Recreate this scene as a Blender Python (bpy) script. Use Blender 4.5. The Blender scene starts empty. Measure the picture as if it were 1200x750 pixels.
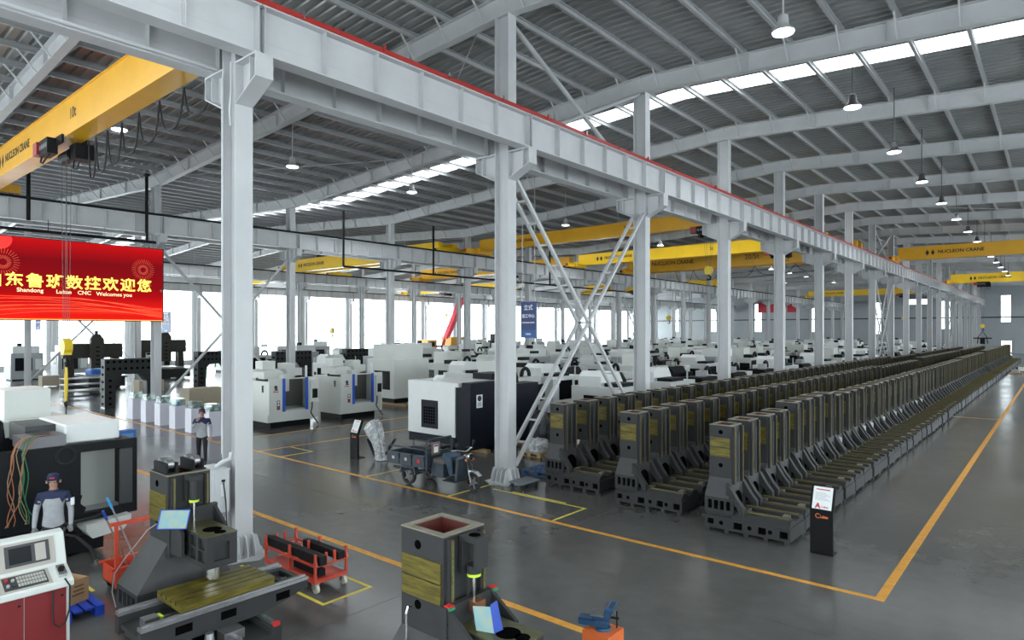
import bpy, bmesh, math, random
from mathutils import Vector, Matrix
PI = math.pi
sc = bpy.context.scene
C = sc.collection
# ------------------------------------------------------------------ camera
TH = math.atan(642 / 757)
cam_d = bpy.data.cameras.new('camera')
cam = bpy.data.objects.new('camera', cam_d)
C.objects.link(cam)
cam.location = (0, 0, 4.2)
cam.rotation_euler = (PI / 2, 0, TH)
cam_d.sensor_width = 36
cam_d.lens = 36 * 757 / 1200
cam_d.shift_y = 13 / 1200
cam_d.clip_end = 1000
sc.camera = cam
# ------------------------------------------------------------------ world, daylight, exposure
W = bpy.data.worlds.new('world')
sc.world = W
W.use_nodes = True
W.node_tree.nodes['Background'].inputs[0].default_value = (0.93, 0.97, 1.0, 1)
W.node_tree.nodes['Background'].inputs[1].default_value = 5.0
sc.view_settings.view_transform = 'Standard'
sc.view_settings.look = 'None'
sc.view_settings.gamma = 1
sc.view_settings.use_curve_mapping = False
sc.view_settings.exposure = 0.12
COOL = (0.97, 0.99, 1.0)


def daylight(name, loc, rot, sx, sy, radiance, col=COOL):
    L = bpy.data.lights.new(name, 'AREA')
    L.shape = 'RECTANGLE'
    L.size, L.size_y = sx, sy
    L.energy = radiance * PI * sx * sy
    L.color = col
    o = bpy.data.objects.new(name, L)
    C.objects.link(o)
    o.location = loc
    o.rotation_euler = rot
    return o


# daylight outside the window bands (walls stand between these and the hall) and above the roof lights
daylight('daylight_west', (-84.9, 72, 5.0), (0, -PI / 2, 0), 9.2, 162, 8.0)
daylight('daylight_east', (13.6, 72, 5.4), (0, PI / 2, 0), 8.0, 162, 1.7)
daylight('daylight_south', (-36, -11.2, 5.2), (PI / 2, 0, 0), 94, 8.0, 1.8)
SKYL = [5.93 + 7.7 * k for k in (-0.6, 2.4, 5.4, 8.4, 11.4, 14.4, 17.4)]
for ys in SKYL:
    for k, xc in enumerate((0.2, -23.8, -47.8, -71.8)):
        a = math.atan(1.3 / 24) * (1 if k % 2 else -1)
        daylight('daylight_roof', (xc, ys, 13.9), (0, -a, 0), 23.2, 1.15, 10.0)

# ------------------------------------------------------------------ materials
MATS = {}


def nod(m):
    return m.node_tree.nodes, m.node_tree.links


def mat(name, col, rough=0.5, metal=0.0, var=0.0, scale=3.0, bump=0.0, spec=0.5, rvar=0.0, detail=4, stretch=None, col2=None):
    if name in MATS:
        return MATS[name]
    m = bpy.data.materials.new(name)
    m.use_nodes = True
    N, L = nod(m)
    b = N['Principled BSDF']
    b.inputs['Base Color'].default_value = (*col, 1)
    b.inputs['Roughness'].default_value = rough
    b.inputs['Metallic'].default_value = metal
    b.inputs['Specular IOR Level'].default_value = spec
    if var or bump or rvar or col2:
        tc = N.new('ShaderNodeTexCoord')
        src = tc.outputs['Object']
        if stretch:
            mp = N.new('ShaderNodeMapping')
            mp.inputs['Scale'].default_value = stretch
            L.new(src, mp.inputs['Vector'])
            src = mp.outputs['Vector']
        nz = N.new('ShaderNodeTexNoise')
        nz.inputs['Scale'].default_value = scale
        nz.inputs['Detail'].default_value = detail
        nz.inputs['Roughness'].default_value = 0.6
        L.new(src, nz.inputs['Vector'])
        if var or col2:
            r = N.new('ShaderNodeValToRGB')
            r.color_ramp.elements[0].position = 0.3
            r.color_ramp.elements[1].position = 0.7
            lo = tuple(max(0, c * (1 - var)) for c in col)
            hi = tuple(min(1, c * (1 + var)) for c in col)
            if col2:
                lo, hi = col, col2
            r.color_ramp.elements[0].color = (*lo, 1)
            r.color_ramp.elements[1].color = (*hi, 1)
            L.new(nz.outputs['Fac'], r.inputs['Fac'])
            L.new(r.outputs['Color'], b.inputs['Base Color'])
        if rvar:
            mr = N.new('ShaderNodeMapRange')
            mr.inputs['To Min'].default_value = max(0.02, rough - rvar)
            mr.inputs['To Max'].default_value = rough + rvar
            L.new(nz.outputs['Fac'], mr.inputs['Value'])
            L.new(mr.outputs['Result'], b.inputs['Roughness'])
        if bump:
            bp = N.new('ShaderNodeBump')
            bp.inputs['Strength'].default_value = bump
            bp.inputs['Distance'].default_value = 0.02
            L.new(nz.outputs['Fac'], bp.inputs['Height'])
            L.new(bp.outputs['Normal'], b.inputs['Normal'])
    MATS[name] = m
    return m


def emis(name, col, strength):
    if name in MATS:
        return MATS[name]
    m = bpy.data.materials.new(name)
    m.use_nodes = True
    b = nod(m)[0]['Principled BSDF']
    b.inputs['Base Color'].default_value = (*col, 1)
    b.inputs['Emission Color'].default_value = (*col, 1)
    b.inputs['Emission Strength'].default_value = strength
    b.inputs['Roughness'].default_value = 0.4
    MATS[name] = m
    return m


def thin_glass(name, tint, gloss=0.08, translucent=0.0, white=(1, 1, 1)):
    """a thin sheet: mostly lets light straight through, with a little gloss"""
    m = bpy.data.materials.new(name)
    m.use_nodes = True
    N, L = nod(m)
    N.remove(N['Principled BSDF'])
    t = N.new('ShaderNodeBsdfTransparent')
    t.inputs[0].default_value = (*tint, 1)
    g = N.new('ShaderNodeBsdfGlossy')
    g.inputs['Roughness'].default_value = 0.08
    mx = N.new('ShaderNodeMixShader')
    mx.inputs[0].default_value = gloss
    first = t.outputs[0]
    if translucent:
        tl = N.new('ShaderNodeBsdfTranslucent')
        tl.inputs[0].default_value = (*white, 1)
        m2 = N.new('ShaderNodeMixShader')
        m2.inputs[0].default_value = translucent
        L.new(first, m2.inputs[1])
        L.new(tl.outputs[0], m2.inputs[2])
        first = m2.outputs[0]
    L.new(first, mx.inputs[1])
    L.new(g.outputs[0], mx.inputs[2])
    L.new(mx.outputs[0], N['Material Output'].inputs['Surface'])
    MATS[name] = m
    return m


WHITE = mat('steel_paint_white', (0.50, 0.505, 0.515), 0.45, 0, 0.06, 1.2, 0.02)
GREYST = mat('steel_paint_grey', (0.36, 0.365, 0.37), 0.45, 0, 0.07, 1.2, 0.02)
DECK = mat('roof_deck_metal', (0.29, 0.295, 0.295), 0.38, 0.35, 0.10, 0.8)
WALLM = mat('wall_cladding', (0.55, 0.56, 0.56), 0.6, 0, 0.04, 0.5)
WALLG = mat('end_wall_cladding', (0.30, 0.325, 0.34), 0.55, 0, 0.04, 0.5)
GLASS = thin_glass('window_glass', (0.93, 0.97, 0.98), 0.06)
SKYM = thin_glass('rooflight_sheet', (0.85, 0.93, 0.97), 0.05, 0.5)
RED = mat('conductor_red', (0.36, 0.025, 0.02), 0.4)
BLACK = mat('black_paint', (0.010, 0.010, 0.011), 0.5, 0, 0.2, 5, spec=0.15)
ROPE = mat('wire_rope', (0.10, 0.10, 0.10), 0.6)
RUBBER = mat('black_rubber', (0.015, 0.015, 0.016), 0.7)
YEL = mat('crane_yellow', (0.78, 0.40, 0.012), 0.32, 0, 0.06, 1.0)
YEL2 = mat('crane_bright_yellow', (0.88, 0.55, 0.01), 0.34, 0, 0.05, 1.0)
LINEO = mat('line_orange', (0.72, 0.33, 0.03), 0.4, 0, 0.18, 6)
LINEY = mat('line_yellow', (0.72, 0.60, 0.07), 0.4, 0, 0.15, 6)
CHROME = mat('bright_metal', (0.6, 0.6, 0.6), 0.22, 1.0)
STEEL = mat('dull_steel', (0.35, 0.35, 0.36), 0.4, 0.9, 0.1, 8)


def floor_mat():
    m = bpy.data.materials.new('polished_concrete')
    m.use_nodes = True
    N, L = nod(m)
    b = N['Principled BSDF']
    tc = N.new('ShaderNodeTexCoord')
    n1 = N.new('ShaderNodeTexNoise'); n1.inputs['Scale'].default_value = 0.22; n1.inputs['Detail'].default_value = 8
    n2 = N.new('ShaderNodeTexNoise'); n2.inputs['Scale'].default_value = 3.0; n2.inputs['Detail'].default_value = 8
    L.new(tc.outputs['Object'], n1.inputs['Vector'])
    L.new(tc.outputs['Object'], n2.inputs['Vector'])
    mx = N.new('ShaderNodeMix'); mx.data_type = 'FLOAT'
    mx.inputs[0].default_value = 0.35
    L.new(n1.outputs['Fac'], mx.inputs[2]); L.new(n2.outputs['Fac'], mx.inputs[3])
    r = N.new('ShaderNodeValToRGB')
    r.color_ramp.elements[0].position = 0.32; r.color_ramp.elements[0].color = (0.077, 0.077, 0.073, 1)
    r.color_ramp.elements[1].position = 0.68; r.color_ramp.elements[1].color = (0.124, 0.123, 0.117, 1)
    L.new(mx.outputs[0], r.inputs['Fac'])
    L.new(r.outputs['Color'], b.inputs['Base Color'])
    mr = N.new('ShaderNodeMapRange')
    mr.inputs['From Min'].default_value = 0.3; mr.inputs['From Max'].default_value = 0.7
    mr.inputs['To Min'].default_value = 0.13; mr.inputs['To Max'].default_value = 0.26
    L.new(mx.outputs[0], mr.inputs['Value'])
    L.new(mr.outputs['Result'], b.inputs['Roughness'])
    b.inputs['Specular IOR Level'].default_value = 0.5
    return m


FLOORM = floor_mat()


# ------------------------------------------------------------------ mesh helpers
class MB:
    def __init__(s):
        s.v, s.f = [], []

    def add(s, vs, fs):
        o = len(s.v)
        s.v += [tuple(p) for p in vs]
        s.f += [tuple(i + o for i in q) for q in fs]
        return s

    def box(s, x0, x1, y0, y1, z0, z1):
        return s.add([(x0, y0, z0), (x1, y0, z0), (x1, y1, z0), (x0, y1, z0), (x0, y0, z1), (x1, y0, z1), (x1, y1, z1), (x0, y1, z1)],
                     [(0, 3, 2, 1), (4, 5, 6, 7), (0, 1, 5, 4), (1, 2, 6, 5), (2, 3, 7, 6), (3, 0, 4, 7)])

    def cbox(s, x0, x1, y0, y1, z0, z1, c=0.02):
        """box with chamfered vertical edges and top edge"""
        pr = lambda k: [(x0 + k + c, y0 + k), (x1 - k - c, y0 + k), (x1 - k, y0 + k + c), (x1 - k, y1 - k - c), (x1 - k - c, y1 - k), (x0 + k + c, y1 - k), (x0 + k, y1 - k - c), (x0 + k, y0 + k + c)]
        vs = [(x, y, z0) for x, y in pr(0)] + [(x, y, z1 - c) for x, y in pr(0)] + [(x, y, z1) for x, y in pr(c * 0.7)]
        fs = [tuple(range(7, -1, -1)), tuple(range(16, 24))]
        for k in (0, 8):
            fs += [(k + i, k + (i + 1) % 8, k + 8 + (i + 1) % 8, k + 8 + i) for i in range(8)]
        return s.add(vs, fs)

    def obox(s, p0, p1, w, h, up=(0, 0, 1)):
        """bar of section w x h from p0 to p1"""
        p0, p1, up = Vector(p0), Vector(p1), Vector(up)
        d = (p1 - p0).normalized()
        a = d.cross(up)
        if a.length < 1e-4:
            a = d.cross(Vector((1, 0, 0)))
        a.normalize()
        b = a.cross(d)
        a, b = a * w / 2, b * h / 2
        vs = [p + i * a + j * b for p in (p0, p1) for i, j in ((-1, -1), (1, -1), (1, 1), (-1, 1))]
        return s.add(vs, [(0, 1, 2, 3), (7, 6, 5, 4), (0, 4, 5, 1), (1, 5, 6, 2), (2, 6, 7, 3), (3, 7, 4, 0)])

    def ibeam(s, p0, p1, w, h, tf=0.025, tw=0.016, up=(0, 0, 1)):
        """I section: depth h along up, flange width w; p0,p1 the section centre line"""
        p0, p1, up = Vector(p0), Vector(p1), Vector(up)
        d = (p1 - p0).normalized()
        a = d.cross(up).normalized()
        b = a.cross(d)
        pts = [(-w / 2, -h / 2), (w / 2, -h / 2), (w / 2, -h / 2 + tf), (tw / 2, -h / 2 + tf), (tw / 2, h / 2 - tf), (w / 2, h / 2 - tf),
               (w / 2, h / 2), (-w / 2, h / 2), (-w / 2, h / 2 - tf), (-tw / 2, h / 2 - tf), (-tw / 2, -h / 2 + tf), (-w / 2, -h / 2 + tf)]
        n = 12
        vs = [p + a * x + b * y for p in (p0, p1) for x, y in pts]
        fs = [(i, i + n, (i + 1) % n + n, (i + 1) % n) for i in range(n)]
        for k, rev in ((0, 1), (n, 0)):
            for q in ((0, 1, 2, 11), (2, 3, 10, 11), (3, 4, 9, 10), (4, 5, 8, 9), (5, 6, 7, 8)):
                q = tuple(i + k for i in q)
                fs.append(q if rev else q[::-1])
        return s.add(vs, fs)

    def cyl(s, p0, p1, r0, r1=None, n=12, caps=True):
        p0, p1 = Vector(p0), Vector(p1)
        r1 = r0 if r1 is None else r1
        d = (p1 - p0).normalized()
        a = d.cross(Vector((0, 0, 1)) if abs(d.z) < 0.9 else Vector((1, 0, 0))).normalized()
        b = d.cross(a)
        vs = []
        for p, r in ((p0, r0), (p1, r1)):
            vs += [p + a * r * math.cos(2 * PI * i / n) + b * r * math.sin(2 * PI * i / n) for i in range(n)]
        fs = [(i, (i + 1) % n, (i + 1) % n + n, i + n) for i in range(n)]
        if caps:
            fs += [tuple(range(n - 1, -1, -1)), tuple(range(n, 2 * n))]
        return s.add(vs, fs)

    def lathe(s, prof, o=(0, 0, 0), n=16):
        """prof: (r, z) pairs, about vertical axis at o"""
        vs = [(o[0] + r * math.cos(2 * PI * i / n), o[1] + r * math.sin(2 * PI * i / n), o[2] + z) for r, z in prof for i in range(n)]
        fs = []
        for k in range(len(prof) - 1):
            fs += [(k * n + i, k * n + (i + 1) % n, (k + 1) * n + (i + 1) % n, (k + 1) * n + i) for i in range(n)]
        fs.append(tuple(range(n - 1, -1, -1)))
        m = (len(prof) - 1) * n
        fs.append(tuple(range(m, m + n)))
        return s.add(vs, fs)

    def tube(s, pts, r, n=6):
        pts = [Vector(p) for p in pts]
        rings = []
        prev = None
        for i, p in enumerate(pts):
            d = (pts[min(i + 1, len(pts) - 1)] - pts[max(i - 1, 0)]).normalized()
            a = prev - d * prev.dot(d) if prev is not None else d.cross(Vector((0, 0, 1)) if abs(d.z) < 0.9 else Vector((1, 0, 0)))
            if a.length < 1e-5:
                a = d.cross(Vector((0.3, 1, 0.2)))
            a.normalize()
            prev = a
            b = d.cross(a)
            rr = r[i] if isinstance(r, (list, tuple)) else r
            rings.append([p + a * rr * math.cos(2 * PI * k / n) + b * rr * math.sin(2 * PI * k / n) for k in range(n)])
        vs = [v for q in rings for v in q]
        fs = []
        for k in range(len(pts) - 1):
            fs += [(k * n + i, k * n + (i + 1) % n, (k + 1) * n + (i + 1) % n, (k + 1) * n + i) for i in range(n)]
        fs += [tuple(range(n - 1, -1, -1)), tuple(range((len(pts) - 1) * n, len(pts) * n))]
        return s.add(vs, fs)

    def prism(s, pts, axis, a0, a1):
        """polygon extruded along axis 'x','y','z'; pts in the two other coordinates (yz, xz, xy)"""
        n = len(pts)
        mk = {'x': lambda p, a: (a, p[0], p[1]), 'y': lambda p, a: (p[0], a, p[1]), 'z': lambda p, a: (p[0], p[1], a)}[axis]
        vs = [mk(p, a0) for p in pts] + [mk(p, a1) for p in pts]
        fs = [tuple(range(n))[::-1], tuple(range(n, 2 * n))] + [(i, (i + 1) % n, (i + 1) % n + n, i + n) for i in range(n)]
        return s.add(vs, fs)

    def holed(s, u0, u1, w0, w1, holes, axis, a0, a1):
        """slab u0..u1 x w0..w1 thick a0..a1 along axis, with rectangular holes (u,u,w,w): cells cut on a grid"""
        us = sorted({u0, u1, *[h[0] for h in holes], *[h[1] for h in holes]})
        ws = sorted({w0, w1, *[h[2] for h in holes], *[h[3] for h in holes]})
        for i in range(len(us) - 1):
            for j in range(len(ws) - 1):
                cu, cw = (us[i] + us[i + 1]) / 2, (ws[j] + ws[j + 1]) / 2
                if any(h[0] < cu < h[1] and h[2] < cw < h[3] for h in holes):
                    continue
                if axis == 'x':
                    s.box(a0, a1, us[i], us[i + 1], ws[j], ws[j + 1])
                elif axis == 'y':
                    s.box(us[i], us[i + 1], a0, a1, ws[j], ws[j + 1])
                else:
                    s.box(us[i], us[i + 1], ws[j], ws[j + 1], a0, a1)
        return s

    def mesh(s, name, m):
        me = bpy.data.meshes.new(name)
        me.from_pydata(s.v, [], s.f)
        me.update()
        bm = bmesh.new()
        bm.from_mesh(me)
        bmesh.ops.recalc_face_normals(bm, faces=bm.faces)
        bm.to_mesh(me)
        bm.free()
        me.materials.append(m)
        return me

    def build(s, name, m, parent=None, smooth=False, loc=(0, 0, 0), rz=0, bevel=0):
        me = s.mesh(name, m)
        o = bpy.data.objects.new(name, me)
        C.objects.link(o)
        o.location = loc
        o.rotation_euler = (0, 0, rz)
        if smooth:
            for p in me.polygons:
                p.use_smooth = True
            me.set_sharp_from_angle(angle=math.radians(40))
        if parent is not None:
            o.parent = parent
        if bevel:
            b = o.modifiers.new('soft', 'BEVEL')
            b.width = bevel
            b.segments = 2
            b.limit_method = 'ANGLE'
        return o


def tag(o, label=None, cat=None, group=None, kind=None):
    for k, v in (('label', label), ('category', cat), ('group', group), ('kind', kind)):
        if v:
            o[k] = v
    return o


def thing(name, label, cat, loc=(0, 0, 0), rz=0, group=None, kind=None):
    o = bpy.data.objects.new(name, None)
    C.objects.link(o)
    o.empty_display_size = 0.2
    o.location = loc
    o.rotation_euler = (0, 0, rz)
    return tag(o, label, cat, group, kind)


KIDS = {}


def kids(o):
    return [c for c in C.objects if c.parent is o]


def plan(root):
    """the tree under root, read once: [(object, index of parent in list)]"""
    ch = {}
    for c in C.objects:
        if c.parent is not None:
            ch.setdefault(c.parent.name, []).append(c)
    out = []

    def walk(o, pi):
        for c in ch.get(o.name, []):
            out.append((c, pi))
            walk(c, len(out) - 1)
    walk(root, -1)
    return out


def clone(root, tree, loc, rz=0, label=None, scale=None, skip=()):
    r = root.copy()
    C.objects.link(r)
    r.location = loc
    r.rotation_euler = (0, 0, rz)
    if scale:
        r.scale = scale
    if label:
        r['label'] = label
    made = []
    for c, pi in tree:
        if c.name.split('.')[0] in skip or (pi >= 0 and made[pi] is None):
            made.append(None)
            continue
        d = c.copy()
        C.objects.link(d)
        d.parent = r if pi < 0 else made[pi]
        made.append(d)
    return r


def text(body, size, m, parent, loc, rot, name='lettering', extrude=0.002, align='CENTER', bold=0.0, sx=1.0):
    cu = bpy.data.curves.new(name, 'FONT')
    cu.body = body
    cu.size = size
    cu.extrude = extrude
    cu.offset = bold
    cu.align_x = align
    cu.align_y = 'CENTER'
    cu.resolution_u = 3
    cu.materials.append(m)
    o = bpy.data.objects.new(name, cu)
    C.objects.link(o)
    o.location = loc
    o.rotation_euler = rot
    o.scale = (sx, 1, 1)
    o.parent = parent
    return o


ORD = lambda n: f"{n}{'th' if 10 <= n % 100 <= 20 else {1: 'st', 2: 'nd', 3: 'rd'}.get(n % 10, 'th')}"
R = random.Random(7)
FACE_PX = (PI / 2, 0, PI / 2)     # text that faces +X
FACE_NY = (PI / 2, 0, 0)          # text that faces -Y

# ------------------------------------------------------------------ grid of the hall
S = 7.7
YN = lambda n: 5.93 + S * n
Y0, Y1 = YN(-2), YN(19) + 1.3
XR, XM, XL, XK, XJ = 12.2, -11.8, -35.8, -59.8, -83.8
NODES = [(XR, 12.3), (XM, 13.6), (XL, 12.3), (XK, 13.6), (XJ, 12.3)]


def zr(x):
    for (a, za), (b, zb) in zip(NODES, NODES[1:]):
        if b <= x <= a:
            return za + (zb - za) * (a - x) / (a - b)
    return 12.3


# ------------------------------------------------------------------ floor
fl = MB()
fl.box(XJ - 0.3, XR + 0.3, Y0 - 0.3, Y1 + 0.3, -0.25, 0.0)
floor = fl.build('floor', FLOORM)
tag(floor, 'polished grey concrete floor of the whole hall', 'floor', kind='structure')
JOINT = mat('joint_filler', (0.05, 0.05, 0.05), 0.6)
for k, (ax, v) in enumerate([('x', -8.0), ('x', 0.0), ('x', -19.8), ('x', -27.8), ('y', 9.6), ('y', 2.2), ('y', 17.4)]):
    j = MB()
    if ax == 'x':
        j.box(v - 0.006, v + 0.006, Y0, 90, 0.0, 0.0012)
    else:
        j.box(-35, XR, v - 0.006, v + 0.006, 0.0, 0.0012)
    j.build('floor_joint', JOINT, floor)

# painted floor lines
nline = 0


def line(x0, x1, y0, y1, m, what):
    b = MB()
    b.box(x0, x1, y0, y1, 0.0, 0.003)
    o = b.build('floor_line', m)
    tag(o, what, 'floor marking', kind='structure')
    return o


line(-60, -2.08, 11.37, 11.49, LINEO, 'orange painted floor line crossing the aisle in front of the castings')
line(-60, -3.0, 7.48, 7.62, LINEO, 'orange painted floor line running past the red bar cart')
line(-2.22, -2.08, 11.49, 128, LINEO, 'long orange painted floor line along the aisle beside the castings')
line(-35, -2.2, 38.2, 38.3, LINEO, 'faint orange painted line crossing the far part of the aisle')
line(-21.4, -21.28, 11.49, 60, LINEO, 'orange painted floor line in front of the two blue-trimmed machines')
line(-24.4, -24.3, 11.49, 60, LINEO, 'orange painted line under the noses of the blue-trimmed machines')
# yellow outlines
for a in [(-8.66, -8.6, 5.72, 6.55, 'yellow outline beside the red bar cart, aisle side'), (-11.2, -8.6, 5.66, 5.72, 'yellow outline before the red bar cart, bed side'),
          (-11.2, -8.6, 6.55, 6.61, 'yellow outline behind the red bar cart'),
          (-8.6, -8.54, 11.5, 12.75, 'short yellow floor line joining the orange cross line'), (-11.5, -8.54, 12.75, 12.81, 'yellow floor line before the first castings'),
          (-11.9, -11.84, 11.5, 13.2, 'yellow line by the foot of the ladder-braced pillar'), (-15.3, -15.24, 11.5, 13.4, 'yellow line under the cargo tricycle'),
          (-19.9, -19.84, 11.5, 12.7, 'yellow tick beside the plastic-wrapped chair stand'), (-21.3, -19.9, 12.64, 12.7, 'yellow corner near the far info stand'),
          (-14.6, -11.9, 3.55, 3.61, 'yellow floor line behind the blue pallet'), (-10.9, -9.2, 12.85, 12.9, 'yellow line beside the platform trolley')]:
    line(*a[:4], LINEY, a[4])

# ------------------------------------------------------------------ walls
wj = MB()
WY = []
for n in range(-2, 19):
    WY.append((YN(n) + 0.55, YN(n + 1) - 0.55))
wj.holed(Y0, Y1, 0, 12.3, [(a, b, 0.5, 9.4) for a, b in WY], 'x', XJ - 0.25, XJ)
tag(wj.build('wall_left', WALLM), 'white clad long side wall filled with tall windows', 'wall', kind='structure')


def window(idx, axis, plane, u0, u1, z0, z1, what, nu=4, nz=4):
    w = thing(f'window_{idx}', what, 'window', kind='structure')
    fr = MB()
    t = 0.05

    def bx(m, a, b, c, d, k=0.04):
        if axis == 'x':
            m.box(plane - k, plane + k, a, b, c, d)
        else:
            m.box(a, b, plane - k, plane + k, c, d)
    bx(fr, u0, u1, z0, z0 + t); bx(fr, u0, u1, z1 - t, z1); bx(fr, u0, u0 + t, z0, z1); bx(fr, u1 - t, u1, z0, z1)
    for i in range(1, nu):
        u = u0 + (u1 - u0) * i / nu
        bx(fr, u - t / 2, u + t / 2, z0, z1)
    for i in range(1, nz):
        z = z0 + (z1 - z0) * i / nz
        bx(fr, u0, u1, z - t / 2, z + t / 2)
    fr.build('window_frame', WHITE, w)
    for i in range(nu):
        for k in range(nz):
            p = MB()
            bx(p, u0 + (u1 - u0) * i / nu, u0 + (u1 - u0) * (i + 1) / nu, z0 + (z1 - z0) * k / nz, z0 + (z1 - z0) * (k + 1) / nz, 0.004)
            p.build('pane', GLASS, w)
    return w


wi = 1
for k, (a, b) in enumerate(WY):
    window(wi, 'x', XJ - 0.12, a, b, 0.5, 9.4, f'tall daylit window in the far side wall, {ORD(k + 1)} bay from this end', 3, 3)
    wi += 1
wr = MB()
wr.holed(Y0, Y1, 0, 12.3, [(a, b, 1.4, 8.8) for a, b in WY], 'x', XR, XR + 0.25)
tag(wr.build('wall_right', WALLM), 'clad long side wall with windows beside the open aisle', 'wall', kind='structure')
for k, (a, b) in enumerate(WY):
    window(wi, 'x', XR + 0.12, a, b, 1.4, 8.8, f'window in the aisle side wall, {ORD(k + 1)} bay from this end', 3, 2)
    wi += 1
ws = MB()
SW = [(x - 3.6, x + 3.6) for x in [XR - 6 - 8 * k for k in range(11)]]
ws.holed(XJ, XR, 0, 13.7, [(a, b, 1.4, 8.8) for a, b in SW], 'y', Y0 - 0.25, Y0)
tag(ws.build('wall_back', WALLM), 'clad gable wall with windows behind the viewer', 'wall', kind='structure')
for k, (a, b) in enumerate(SW):
    window(wi, 'y', Y0 - 0.12, a, b, 1.4, 8.8, f'window in the gable wall behind the viewer, {ORD(k + 1)} from the aisle', 3, 2)
    wi += 1
# far gable wall: windows measured from the photograph
EW = [(-8.55, -7.0, 5.9, 11.0, 2, 4), (-8.5, -6.9, 0.2, 2.4, 2, 1), (-31.0, -28.6, 3.6, 10.2, 2, 4), (-24.6, -19.6, 9.6, 10.7, 5, 1), (-18, -16.5, 4.6, 10.2, 2, 4),
      (0.5, 2.0, 5.9, 11.0, 2, 4), (-42.5, -40.9, 4.0, 10.6, 2, 4), (-55, -53.4, 4, 10.6, 2, 4), (-66, -64.4, 4, 10.6, 2, 4), (-76, -74.4, 4, 10.6, 2, 4)]
we = MB()
we.holed(XJ, XR, 0, 13.7, [e[:4] for e in EW], 'y', Y1, Y1 + 0.25)
tag(we.build('wall_end', WALLG), 'grey panelled gable wall at the far end of the hall', 'wall', kind='structure')
for k, e in enumerate(EW):
    what = ['tall bright window high in the far gable wall above the aisle', 'bright glazed doorway at floor level under the tall aisle window', 'tall bright window in the far gable seen between the pillars',
            'wide flat bright window high in the far gable wall', 'narrow bright window beside the wide flat one', 'second tall window in the far gable toward the aisle wall',
            'tall window in the far gable of the middle nave, first from the pillars', 'tall window in the far gable of the middle nave, second from the pillars',
            'tall window in the far gable of the outer nave, first', 'tall window in the far gable of the outer nave, last'][k]
    window(wi, 'y', Y1 + 0.12, *e[:4], what, e[4], e[5])
    wi += 1

# ------------------------------------------------------------------ roof
roof = thing('roof', 'grey corrugated steel roof on white rafters and purlins', 'roof', kind='structure')
for s_ in range(4):
    xa, xb = NODES[s_][0], NODES[s_ + 1][0]
    dz = 0.2
    pz = []
    segs = []
    y = Y0 - 0.3
    cuts = sorted(SKYL)
    edges = [Y0 - 0.3]
    for cy in cuts:
        edges += [cy - 0.6, cy + 0.6]
    edges.append(Y1 + 0.3)
    d = MB()
    for k in range(0, len(edges), 2):
        a, b = edges[k], edges[k + 1]
        n = max(1, round((b - a) / 0.35))
        p = (b - a) / n
        prof = []
        for i in range(n):
            q = a + i * p
            prof += [(q, 0), (q + 0.55 * p, 0), (q + 0.65 * p, 0.05), (q + 0.9 * p, 0.05)]
        prof.append((b, 0))
        vs = []
        for yy, h in prof:
            vs += [(xa, yy, zr(xa) + dz + h), (xb, yy, zr(xb) + dz + h)]
        d.add(vs, [(2 * i, 2 * i + 1, 2 * i + 3, 2 * i + 2) for i in range(len(prof) - 1)])
    d.build('roof_panel', DECK, roof)
    for cy in cuts:
        g = MB()
        g.add([(xa, cy - 0.6, zr(xa) + dz), (xb, cy - 0.6, zr(xb) + dz), (xb, cy + 0.6, zr(xb) + dz), (xa, cy + 0.6, zr(xa) + dz)], [(0, 1, 2, 3)])
        g.build('rooflight', SKYM, roof)
    # purlins
    npur = 16
    for i in range(npur):
        x = xa + (xb - xa) * (i + 0.5) / npur
        b = MB()
        z = zr(x)
        b.prism([(x - 0.05, z), (x + 0.05, z), (x + 0.05, z + 0.02), (x - 0.03, z + 0.02), (x - 0.03, z + 0.18), (x + 0.05, z + 0.18), (x + 0.05, z + 0.2), (x - 0.05, z + 0.2)], 'y', Y0, Y1)
        b.build('purlin', GREYST, roof)
RH = 0.62
far_br = MB()
for n in range(-1, 20):
    for s_ in range(4):
        xa, za = NODES[s_]
        xb, zb = NODES[s_ + 1]
        y = YN(n)
        b = MB()
        b.ibeam((xa, y, za - RH / 2 - 0.01), (xb, y, zb - RH / 2 - 0.01), 0.26, RH)
        for k in range(1, 6):
            x = xa + (xb - xa) * k / 6
            b.box(x - 0.01, x + 0.01, y - 0.12, y + 0.12, zr(x) - RH, zr(x) - 0.02)
        b.build('rafter', WHITE, roof)
        near = s_ < 2 and -1 <= n <= 6
        for i in range(16):
            if s_ > 1 and n > 12:
                break
            x = xa + (xb - xa) * (i + 0.5) / 16
            for sg in ((-1, 1) if near else (-1,)):
                m_ = MB() if near else far_br
                m_.obox((x, y + sg * 0.62, zr(x) + 0.02), (x, y + sg * 0.1, zr(x) - RH + 0.03), 0.045, 0.045)
                if near:
                    m_.build('fly_brace', WHITE, roof)
fb = far_br.build('fly_brace', WHITE, roof)
fb['kind'] = 'stuff'
# roof tie rods and gas pipe like rods in the near bays
for n in range(0, 7):
    for s_ in range(2):
        xa, xb = NODES[s_][0], NODES[s_ + 1][0]
        for (k0, k1) in ((0.03, 0.5), (0.97, 0.5)):
            if n in (1, 6):
                b = MB()
                p0 = (xa + (xb - xa) * k0, YN(n), zr(xa + (xb - xa) * k0) - 0.25)
                p1 = (xa + (xb - xa) * k1, YN(n + 1), zr(xa + (xb - xa) * k1) - 0.25)
                b.cyl(p0, p1, 0.016, n=6)
                b.build('tie_rod', WHITE, roof)

# ------------------------------------------------------------------ columns and crane runways
GZ0, GZ1 = 9.15, 10.05


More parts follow.
